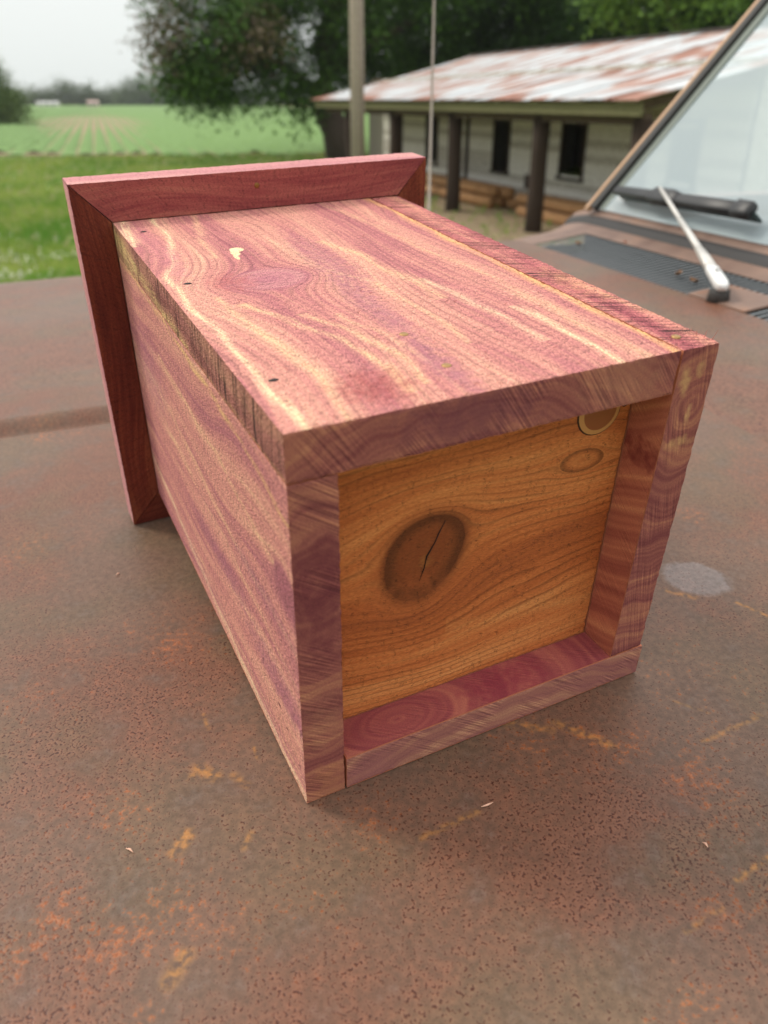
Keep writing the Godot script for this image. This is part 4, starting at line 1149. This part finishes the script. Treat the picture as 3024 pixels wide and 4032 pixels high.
func make_trees() -> void:
	make_clumps()
	var dk := Color(0.02, 0.06, 0.006)
	var lt := Color(0.085, 0.18, 0.014)
	var brown := Color(0.13, 0.095, 0.06)
	var deep := Color(0.02, 0.055, 0.007)
	var root := Vector3(-1.73, -0.97, -36.7)
	make_tree("oak_tree", "big dark spreading tree with low drooping branches and a leaning trunk left of the shed", root,
		[[[root, Vector3(-2.0, 0.1, -36.7), Vector3(-2.5, 1.3, -36.7), Vector3(-2.4, 3.2, -37.0), Vector3(-1.6, 6.0, -38)], [0.75, 0.6, 0.55, 0.5, 0.3]],
		[[Vector3(-2.5, 1.4, -36.7), Vector3(-4.2, 2.6, -36.0), Vector3(-6.2, 2.9, -34.4), Vector3(-8.0, 3.0, -32.6)], [0.3, 0.2, 0.1, 0.03]],
		[[Vector3(-2.4, 2.4, -36.8), Vector3(-0.6, 3.4, -38), Vector3(1.6, 4.4, -39)], [0.3, 0.22, 0.12]],
		[[Vector3(-4.2, 2.6, -36.0), Vector3(-5.2, 2.3, -35), Vector3(-5.8, 1.9, -34)], [0.14, 0.08, 0.03]]],
		[[Vector3(1.4, 7.5, -40.5), 7.0, 2600, 0.7], [Vector3(-2.4, 5.2, -38.0), 3.4, 620, 0.8], [Vector3(-3.8, 5.9, -36.6), 3.3, 480, 0.8], [Vector3(0.2, 4.0, -40.5), 3.0, 620, 0.8],
		[Vector3(-6.3, 4.2, -33.2), 1.9, 300, 0.9], [Vector3(-5.4, 3.1, -34.3), 1.4, 260, 0.8], [Vector3(-6.7, 2.9, -32.1), 1.2, 200, 0.9], [Vector3(-7.1, 2.3, -32.0), 0.75, 120, 1.0], [Vector3(-6.2, 1.95, -33.2), 0.9, 190, 0.75], [Vector3(-4.7, 1.75, -34.4), 0.5, 50, 0.7], [Vector3(-3.2, 1.75, -35.6), 0.75, 120, 0.9], [Vector3(-2.4, 3.0, -36.7), 1.3, 130, 0.8], [Vector3(-1.2, 2.8, -38.7), 1.5, 180, 0.8], [Vector3(-4.5, 2.9, -36.5), 1.0, 40, 0.7],
		[Vector3(-7.5, 3.4, -31.9), 1.2, 60, 0.9, brown], [Vector3(-8.1, 2.7, -31.8), 0.6, 10, 0.9, brown], [Vector3(-5.0, 3.5, -32.4), 1.2, 60, 0.8, brown], [Vector3(-4.6, 2.8, -33.4), 1.2, 40, 0.8, brown], [Vector3(-7.3, 4.5, -31.9), 1.2, 70, 0.9]],
		dk, lt, 0.9, 11)
	# bare twigs of a dying limb
	var oak := get_node("oak_tree")
	var tw := begin()
	var rng := RandomNumberGenerator.new()
	rng.seed = 17
	for k in 90:
		var a := Vector3(-7.0 + rng.randf_range(-0.9, 1.2), 3.4 + rng.randf_range(-0.9, 1.6), -32.2 + rng.randf_range(-0.8, 0.8))
		var d := Vector3(rng.randf_range(-1.5, -0.3), rng.randf_range(-0.6, 0.7), rng.randf_range(-0.5, 0.5))
		add_tube(tw, [a - root, a + d * 0.5 + Vector3(0, 0.08, 0) - root, a + d - root], [0.02, 0.013, 0.005], 4, false)
	obj("twigs", done(tw), paint(c8(120, 104, 92), 0.9), oak)
	var root2 := Vector3(4.6, -0.95, -42.0)
	make_tree("shade_tree", "tall dense tree rising behind the middle of the shed roof", root2,
		[[[root2, Vector3(4.8, 1.6, -42.0), Vector3(4.4, 6.0, -42.4)], [0.5, 0.42, 0.3]], [[Vector3(4.7, 2.2, -42), Vector3(7.0, 4.6, -41)], [0.25, 0.1]]],
		[[Vector3(4.5, 6.4, -42.0), 4.6, 1500, 0.75], [Vector3(7.0, 5.2, -40.6), 4.0, 1100, 0.8], [Vector3(1.2, 2.6, -44.5), 1.8, 240, 0.7], [Vector3(4.0, 3.4, -45.0), 2.6, 420, 0.7], [Vector3(7.4, 3.6, -45.0), 2.6, 420, 0.7]], Color(0.01, 0.032, 0.004), Color(0.045, 0.1, 0.01), 1.05, 12)
	var root3 := Vector3(11.5, -0.95, -33.0)
	make_tree("maple_tree", "bright leafy tree overhanging the near end of the shed roof", root3,
		[[[root3, Vector3(11.4, 1.8, -33.0), Vector3(10.6, 6.0, -32.8)], [0.42, 0.36, 0.25]], [[Vector3(11.4, 2.4, -33), Vector3(8.8, 4.4, -29.5)], [0.2, 0.07]]],
		[[Vector3(7.6, 4.6, -29.0), 1.3, 150, 0.8], [Vector3(9.2, 4.6, -27.4), 1.4, 170, 0.8], [Vector3(10.5, 6.0, -33.5), 4.4, 1300, 0.75, deep], [Vector3(13.0, 5.2, -32.0), 3.6, 900, 0.8, deep], [Vector3(9.5, 3.7, -36.5), 2.8, 500, 0.7, deep], [Vector3(12.5, 3.6, -35.5), 3.0, 500, 0.7, deep]], Color(0.06, 0.13, 0.012), Color(0.14, 0.26, 0.03), 0.9, 13)
	# far trees
	make_tree("field_tree", "rounded green tree at the left edge of the field", Vector3(-38.5, -0.95, -87.0), [[[Vector3(-38.5, -0.95, -87), Vector3(-38.5, 2.0, -87)], [0.3, 0.2]]],
		[[Vector3(-40.0, 2.2, -87.0), 3.6, 800, 0.75], [Vector3(-38.0, 0.8, -87.0), 2.2, 360, 0.7], [Vector3(-41.5, 3.6, -87.0), 2.8, 420, 0.8]], Color(0.07, 0.12, 0.025), Color(0.15, 0.21, 0.05), 1.3, 14)
	var far := [[-150, -350, 6.5, "low"], [-139, -353, 5.5, "low rounded"], [-129, -357, 8.2, "domed"], [-119, -360, 5.2, "low"], [-111, -363, 5.6, "low"], [-102, -356, 5.0, "low"], [-95, -347, 9.0, "tallest"], [-86, -341, 7.4, "tall"], [-80, -352, 6.6, "low"], [-70, -362, 6.2, "low"], [-56, -370, 6.0, "low"], [-40, -376, 5.6, "low"], [-24, -378, 5.4, "low"]]
	var words := ["far left end of the hazy tree line, beside the rounded field tree", "hazy low tree second from the left in the far tree line", "hazy domed tree, the highest in the left half of the far line", "hazy low tree just right of the domed one in the far line", "hazy low tree above the tan crop rows in the far line", "hazy low tree left of the tallest one in the far line", "tallest hazy tree of the far line, left of the oak", "hazy tree next to the oak's leaves in the far line"]
	for i in far.size():
		var a: Array = far[i]
		var h: float = a[2]
		var b := Vector3(a[0], -0.93, a[1])
		var lab: String = words[i] if i < words.size() else "hazy far tree glimpsed under the branches of the oak"
		make_tree("distant_tree", lab, b, [[[b, b + Vector3(0, h * 0.5, 0)], [0.4, 0.25]]], [[b + Vector3(0, h * 0.6, 0), h * 0.62, 110, 0.68], [b + Vector3(h * 0.7, h * 0.35, 2), h * 0.5, 60, 0.65], [b + Vector3(-h * 0.7, h * 0.33, -2), h * 0.48, 60, 0.65]], Color(0.05, 0.08, 0.03), Color(0.09, 0.13, 0.05), 4.2, 30 + i, "trees along the horizon")

# ---------------------------------------------------------------- the old shed
func make_shed() -> void:
	var t := thing("shed", "long low weathered white shed with a rust streaked tin roof and porch posts", "shed", Vector3(2.872, -0.95, -15.57), atan2(0.935, -0.355))
	var rng := RandomNumberGenerator.new()
	rng.seed = 44
	# tin sheets
	var tins := []
	for v in 4:
		var im := Image.create(64, 512, false, Image.FORMAT_RGB8)
		var nr := noise(70 + v, 0.011, FastNoiseLite.TYPE_SIMPLEX_SMOOTH, 2)
		var ng := noise(90 + v, 0.06, FastNoiseLite.TYPE_SIMPLEX_SMOOTH, 3)
		for j in 512:
			for i in 64:
				var r := clampf((nr.get_noise_2d(i * 1.1 + v * 200.0, j * 0.5) + ng.get_noise_2d(i * 2.0, j * 0.25) * 0.3 + 0.09) * 2.6, 0.0, 1.0)
				var c := c8(190, 194, 196).lerp(c8(146, 88, 64), r * 0.85)
				c = c * (1.0 + ng.get_noise_2d(i * 1.5, j * 0.1 + 77.0) * 0.1)
				im.set_pixel(i, j, c)
		var m := paint(Color.WHITE, 0.5)
		m.albedo_texture = ImageTexture.create_from_image(im)
		m.metallic_specular = 0.5
		tins.append(m)
	var x0 := -3.3
	var x1 := 13.3
	var eave := Vector2(-0.45, 2.27)   # z, y
	var ridge := Vector2(5.1, 3.54)
	var wide := (x1 - x0) / 22.0
	var sheet := begin()
	var ncor := 18
	for k in ncor:
		var a := (float(k) / ncor - 0.5) * (wide + 0.05)
		var b := (float(k + 1) / ncor - 0.5) * (wide + 0.05)
		var ha := 0.012 * cos(TAU * k / 3.0)
		var hb := 0.012 * cos(TAU * (k + 1) / 3.0)
		for s in 4:
			var y0 := s / 4.0
			var y1 := (s + 1) / 4.0
			var pt := func(x: float, y: float, h: float) -> Vector3: return Vector3(x, lerpf(eave.y, ridge.y, y) + h - 0.05 * sin(PI * y), lerpf(eave.x, ridge.x, y))
			quad(sheet, pt.call(b, y0, hb), pt.call(a, y0, ha), pt.call(a, y1, ha), pt.call(b, y1, hb), Vector2(float(k + 1) / ncor, y0), Vector2(float(k) / ncor, y0), Vector2(float(k) / ncor, y1), Vector2(float(k + 1) / ncor, y1))
	var sm := done(sheet)
	var under := begin()
	under.set_smooth_group(-1)
	quad(under, Vector3(x0 + 0.05, 2.2, -0.3), Vector3(x1 - 0.05, 2.2, -0.3), Vector3(x1 - 0.05, 3.45, 5.1), Vector3(x0 + 0.05, 3.45, 5.1))
	for i in 22:
		var o := obj("roof_sheet", sm, tins[(i * 7 + i / 4) % 4], t)
		o.position = Vector3(x0 + wide * (i + 0.5), 0.004 * (i % 2) + rng.randf_range(-0.004, 0.004), 0)
	var back := begin()
	back.set_smooth_group(-1)
	quad(back, Vector3(x0, 3.54, 5.1), Vector3(x1, 3.54, 5.1), Vector3(x1, 2.3, 10.0), Vector3(x0, 2.3, 10.0))
	obj("back_slope", done(back), tins[1], t)
	obj("ridge_cap", box_mesh(Vector3(x0, 3.53, 4.98), Vector3(x1, 3.59, 5.22)), paint(c8(70, 64, 60), 0.7), t)
	var timber := tri_mat(noise_tex(72, 0.04, [c8(60, 48, 38), c8(86, 70, 56), c8(110, 92, 74)], 256, 4), 1.5, 0.9)
	var dark_timber := tri_mat(noise_tex(73, 0.05, [c8(34, 24, 18), c8(52, 38, 28), c8(72, 54, 40)], 256, 4), 1.5, 0.9)
	var moss := tri_mat(noise_tex(74, 0.04, [c8(84, 78, 58), c8(108, 106, 70), c8(134, 128, 98)], 256, 4), 1.5, 0.95)
	obj("fascia", box_mesh(Vector3(x0 + 0.05, 2.06, -0.34), Vector3(x1 - 0.05, 2.235, -0.3)), moss, t)
	obj("beam", box_mesh(Vector3(x0 + 0.3, 1.93, -0.09), Vector3(x1 - 0.4, 2.1, 0.09)), timber, t)
	for i in 12:
		var x := lerpf(x0 + 0.4, x1 - 0.4, i / 11.0)
		obj("rafter", bar_mesh(Vector3(x, 2.15, -0.28), Vector3(x, 3.25, 5.0), 0.035, 0.06, 0.035, 0.06), timber, t)
	for i in 5:
		var x := i * 3.6 - 0.0
		if i == 4: x = -2.9
		var st := begin()
		var lean := rng.randf_range(-0.05, 0.05)
		add_tube(st, [Vector3(x, -0.05, 0), Vector3(x + 0.02, 0.7, 0.02), Vector3(x + lean, 1.4, 0), Vector3(x + lean, 2.0, 0)], [0.17, 0.155, 0.15, 0.16], 12)
		obj("post", done(st), dark_timber, t)
	# horizontal siding with gaps for the windows
	var paint_old := tri_mat(noise_tex(75, 0.03, [c8(110, 100, 86), c8(200, 196, 186), c8(222, 220, 212), c8(230, 228, 222)], 512, 5), 0.9, 0.85)
	var paint_grey := tri_mat(noise_tex(76, 0.03, [c8(96, 86, 74), c8(150, 142, 128), c8(206, 203, 194), c8(216, 213, 206)], 512, 5), 0.9, 0.85)
	var gaps := [[0.9 + 0.6, 2.4, 0.78, 1.86], [4.7, 5.5, 0.7, 1.86], [8.9, 9.7, 0.62, 1.84], [-1.9, -1.2, 0.9, 1.9], [11.6, 12.3, 0.5, 1.84]]
	var rows := 19
	var hgt := 2.75 / rows
	for r in rows:
		var y0 := 0.1 + r * hgt
		var xs := [x0 + 0.35]
		for g in [gaps[3], gaps[0], gaps[1], gaps[2], gaps[4]]:
			if y0 + hgt * 0.5 > g[2] and y0 + hgt * 0.5 < g[3]:
				xs.append(g[0])
				xs.append(g[1])
		xs.append(x1)
		for k in range(0, xs.size(), 2):
			var o := obj("siding_board", bar_mesh(Vector3(xs[k], y0 + hgt * 0.5, 2.0), Vector3(xs[k + 1], y0 + hgt * 0.5, 2.0), 0.012, hgt * 0.5, 0.012, hgt * 0.5), paint_old if (r * 3 + k) % 5 < 3 else paint_grey, t)
			o.position.z = rng.randf_range(-0.006, 0.006)
			o.rotation.x = 0.0
	for g in gaps:
		var fr := begin()
		fr.set_smooth_group(-1)
		add_box(fr, Vector3(g[0] - 0.03, g[2], 1.955), Vector3(g[0] + 0.05, g[3], 1.985))
		add_box(fr, Vector3(g[1] - 0.05, g[2], 1.955), Vector3(g[1] + 0.03, g[3], 1.985))
		add_box(fr, Vector3(g[0] - 0.08, g[2] - 0.06, 1.93), Vector3(g[1] + 0.08, g[2] - 0.002, 1.985))
		add_box(fr, Vector3(g[0] - 0.06, g[3] + 0.002, 1.95), Vector3(g[1] + 0.06, g[3] + 0.07, 1.985))
		obj("window_frame", done(fr), dark_timber, t)
	obj("sill_log", box_mesh(Vector3(x0 + 0.35, -0.1, 1.9), Vector3(x1, 0.1, 2.1)), timber, t)
	obj("back_wall", box_mesh(Vector3(x0 + 0.35, -0.05, 9.4), Vector3(x1, 2.3, 9.5)), timber, t)
	for x in [x0 + 0.3, x1]:
		var ge := begin()
		ge.set_smooth_group(-1)
		for s in [0.0, 0.06]:
			var pts := [Vector3(x + s, -0.05, 2.05), Vector3(x + s, -0.05, 9.45), Vector3(x + s, 2.3, 9.45), Vector3(x + s, 3.42, 5.1), Vector3(x + s, 2.72, 2.05)]
			for k in range(1, 4):
				tri(ge, pts[0], pts[k], pts[k + 1])
		obj("gable_wall", done(ge), paint_grey, t)
	obj("wall_patch", box_mesh(Vector3(3.1, 0.42, 1.94), Vector3(3.8, 0.72, 1.975)), dark_timber, t)
	obj("vent_pipe", box_mesh(Vector3(6.9, 0.1, 1.93), Vector3(7.02, 2.0, 1.97)), dark_timber, t)
	# lumber stored under the porch: each stick a thing of its own
	var pine := tri_mat(noise_tex(78, 0.03, [c8(120, 84, 52), c8(164, 122, 80), c8(186, 146, 100)], 256, 4), 0.9, 0.85)
	var heaps := [[3.2, 8.6, 3, "farther"], [-2.2, 2.6, 3, "nearer"]]
	for hp in heaps:
		for k in 5:
			var lay := 0 if k < 3 else 1
			var z := 1.0 + (k % 3) * 0.27 + lay * 0.13
			var y := 0.13 + lay * 0.225
			var o := obj("log", tube_mesh([Vector3(hp[0] + rng.randf_range(0, 0.5), y, z), Vector3((hp[0] + hp[1]) * 0.5, y + 0.01, z), Vector3(hp[1] - rng.randf_range(0, 0.6), y, z)], [0.125, 0.12, 0.108], 12), pine, self)
			o.transform = t.transform
			var place: String = ["front bottom", "middle bottom", "back bottom", "front upper", "back upper"][k]
			tag(o, "pale brown log, %s of the %s stack under the shed porch" % [place, hp[3]], "log", "logs stacked under the porch")

func make_small_things() -> void:
	# light pole in front of the shed's far end
	var grey := tri_mat(noise_tex(81, 0.06, [c8(120, 108, 94), c8(150, 138, 122), c8(172, 160, 144)], 256, 4), 1.0, 0.9)
	var p := thing("utility_pole", "tall weathered grey wooden pole standing before the far end of the shed", "pole", Vector3(-0.56, -0.98, -19.6))
	obj("shaft", tube_mesh([Vector3(0, 0, 0), Vector3(0.0, 3.0, 0), Vector3(0.02, 8.0, 0)], [0.165, 0.155, 0.13], 16), grey, p)
	obj("crossarm", box_mesh(Vector3(-1.0, 7.3, -0.22), Vector3(1.0, 7.42, -0.14)), grey, p)
	obj("ground_wire", tube_mesh([Vector3(0.1, 0.0, 0.145), Vector3(0.1, 3.0, 0.135), Vector3(0.1, 7.0, 0.11)], [0.006, 0.006, 0.006], 6), paint(c8(90, 84, 76), 0.6), p)
	# pale outbuilding beyond the roof
	var b := thing("outbuilding", "small pale outbuilding peeping over the far slope of the shed roof", "outbuilding", Vector3(0.35, -0.95, -36.3), 0.4)
	obj("wall", box_mesh(Vector3(-0.7, 0, -0.8), Vector3(0.7, 2.7, 0.8)), paint(c8(170, 160, 144), 0.9), b)
	var rf := begin()
	rf.set_smooth_group(-1)
	add_hexa(rf, [Vector3(-0.85, 2.705, 0.95), Vector3(0.85, 2.705, 0.95), Vector3(0.8, 3.0, 0.1), Vector3(-0.8, 3.0, 0.1), Vector3(-0.85, 2.705, -0.95), Vector3(0.85, 2.705, -0.95), Vector3(0.8, 3.0, -0.1), Vector3(-0.8, 3.0, -0.1)])
	obj("roof", done(rf), paint(c8(150, 132, 112), 0.9), b)
	obj("door", box_mesh(Vector3(-0.35, 0, 0.803), Vector3(0.35, 1.9, 0.84)), paint(c8(90, 80, 70), 0.9), b)
	# far farm buildings
	var k := 0
	for d in [[-116.7, -308.0, 7.0, 1.7, c8(216, 214, 208), c8(190, 190, 188), "long white farm building far across the field"], [-102.6, -313.0, 3.6, 2.0, c8(206, 186, 176), c8(176, 150, 140), "small pinkish farm building at the end of the crop rows"]]:
		var f := thing("farm_building", d[6], "building", Vector3(d[0], -0.92, d[1]), 0.2)
		obj("wall", box_mesh(Vector3(-d[2] * 0.5, 0, -2.5), Vector3(d[2] * 0.5, d[3] * 0.65, 2.5)), paint(d[4], 0.8), f)
		var r := begin()
		r.set_smooth_group(-1)
		var y: float = d[3] * 0.65 + 0.02
		add_hexa(r, [Vector3(-d[2] * 0.52, y, 2.8), Vector3(d[2] * 0.52, y, 2.8), Vector3(d[2] * 0.52, d[3], 0.05), Vector3(-d[2] * 0.52, d[3], 0.05), Vector3(-d[2] * 0.52, y, -2.8), Vector3(d[2] * 0.52, y, -2.8), Vector3(d[2] * 0.52, d[3], -0.05), Vector3(-d[2] * 0.52, d[3], -0.05)])
		obj("roof", done(r), paint(d[5], 0.7), f)
		for w in 3:
			obj("window", box_mesh(Vector3(-d[2] * 0.35 + w * d[2] * 0.3, 0.5, 2.503), Vector3(-d[2] * 0.35 + w * d[2] * 0.3 + 0.8, 1.3, 2.54)), paint(c8(70, 74, 78), 0.4), f)
		k += 1
	# litter on the truck
	var turn := Basis(Vector3.UP, atan2(0.318, 0.948))
	var rng := RandomNumberGenerator.new()
	rng.seed = 90
	var leaves := [[0.742, 0.014, -0.745, 0.009, "curled dry leaf on the cowl vent left of the wiper pivot"], [0.735, 0.012, -0.70, 0.007, "small dry leaf next to the wiper pivot on the cowl vent"], [0.815, 0.021, -0.99, 0.009, "orange leaf scrap on the rusty strip below the windshield"], [0.745, 0.014, -1.03, 0.006, "tiny pale leaf scrap on the far end of the cowl vent"]]
	for l in leaves:
		var st := begin()
		var s: float = l[3]
		for q in 5:
			var a := (q / 5.0 - 0.5) * 2.0
			var b2 := ((q + 1) / 5.0 - 0.5) * 2.0
			var wa := s * 0.5 * (1.0 - a * a) + 0.0004
			var wb := s * 0.5 * (1.0 - b2 * b2) + 0.0004
			quad(st, Vector3(a * s, 0.003 + 0.004 * a * a, -wa), Vector3(a * s, 0.001, 0), Vector3(b2 * s, 0.001, 0), Vector3(b2 * s, 0.003 + 0.004 * b2 * b2, -wb))
			quad(st, Vector3(a * s, 0.001, 0), Vector3(a * s, 0.004 + 0.003 * a * a, wa), Vector3(b2 * s, 0.004 + 0.003 * b2 * b2, wb), Vector3(b2 * s, 0.001, 0))
		var o := obj("dry_leaf", done(st), paint(c8(140, 100, 66) if l[2] > -0.95 or l[2] < -1.0 else c8(196, 104, 56), 0.8), self)
		o.position = turn * Vector3(l[0], hood_h(0.699, l[2]) + l[1] * 0.6, l[2])
		o.rotation.y = rng.randf() * TAU
		tag(o, l[4], "leaf", "dry leaves on the truck")
	var slivers := [[0.0745, 0.0268, 0.006, 0.4, "pinkish wood sliver lying on the hood in front of the box"], [-0.0716, -0.2177, 0.003, 1.0, "tiny wood crumb on the hood left of the box"], [0.15, 0.075, 0.003, 2.0, "pale wood crumb on the hood at lower right"], [-0.075, -0.002, 0.004, 2.6, "short straw sliver on the hood at lower left"]]
	for l in slivers:
		var h: float = l[2] * 0.5
		var o := obj("wood_sliver", tube_mesh([Vector3(-h, 0.0006, 0), Vector3(0, 0.0009, 0.0003), Vector3(h, 0.0006, -0.0002)], [0.0002, 0.0005, 0.0001], 6), paint(c8(222, 176, 150), 0.8), self)
		o.position = turn * Vector3(l[0], hood_h(l[0], l[1]), l[1])
		o.rotation.y = l[3]
		tag(o, l[4], "wood sliver", "wood slivers on the hood")

# ---------------------------------------------------------------- the scene
func _ready() -> void:
	var cam := Camera3D.new()
	cam.name = "camera"
	add_child(cam)
	var lens := CameraAttributesPhysical.new()
	lens.frustum_focal_length = 18.46
	lens.exposure_aperture = 6.0
	lens.frustum_focus_distance = 0.38
	lens.frustum_near = 0.02
	lens.frustum_far = 5000.0
	cam.attributes = lens
	cam.position = Vector3(0.03404, 1.32438, 0.24688)
	cam.rotation_degrees = Vector3(-27.6355, 0, 0)
	cam.near = 0.02
	cam.far = 5000.0
	cam.fov = 66.044
	var sky_mat := ProceduralSkyMaterial.new()
	sky_mat.sky_horizon_color = Color(0.735, 0.75, 0.74)
	sky_mat.sky_top_color = Color(1.0, 1.0, 1.0)
	sky_mat.sky_energy_multiplier = 1.1
	sky_mat.sky_curve = 0.5
	sky_mat.ground_horizon_color = Color(0.5, 0.52, 0.45)
	sky_mat.ground_bottom_color = Color(0.3, 0.32, 0.22)
	sky_mat.sun_angle_max = 1.0
	var sky := Sky.new()
	sky.sky_material = sky_mat
	var env := Environment.new()
	env.background_mode = Environment.BG_SKY
	env.sky = sky
	env.tonemap_mode = Environment.TONE_MAPPER_LINEAR
	env.tonemap_exposure = 1.35
	env.sdfgi_enabled = true
	env.ssao_enabled = true
	env.ssil_enabled = true
	env.fog_enabled = true
	env.fog_density = 0.0003
	env.fog_light_color = Color(0.9, 0.92, 0.92)
	var we := WorldEnvironment.new()
	we.name = "world_environment"
	we.environment = env
	add_child(we)
	var sun := DirectionalLight3D.new()
	sun.name = "sun"
	sun.light_energy = 0.5
	sun.light_angular_distance = 14.0
	sun.light_color = Color(1.0, 0.97, 0.92)
	sun.shadow_enabled = true
	add_child(sun)
	sun.look_at_from_position(Vector3(-6.0, 7.0, -2.2), Vector3.ZERO, Vector3.UP)
	make_land()
	make_shed()
	make_trees()
	make_truck()
	make_birdhouse()
	make_small_things()
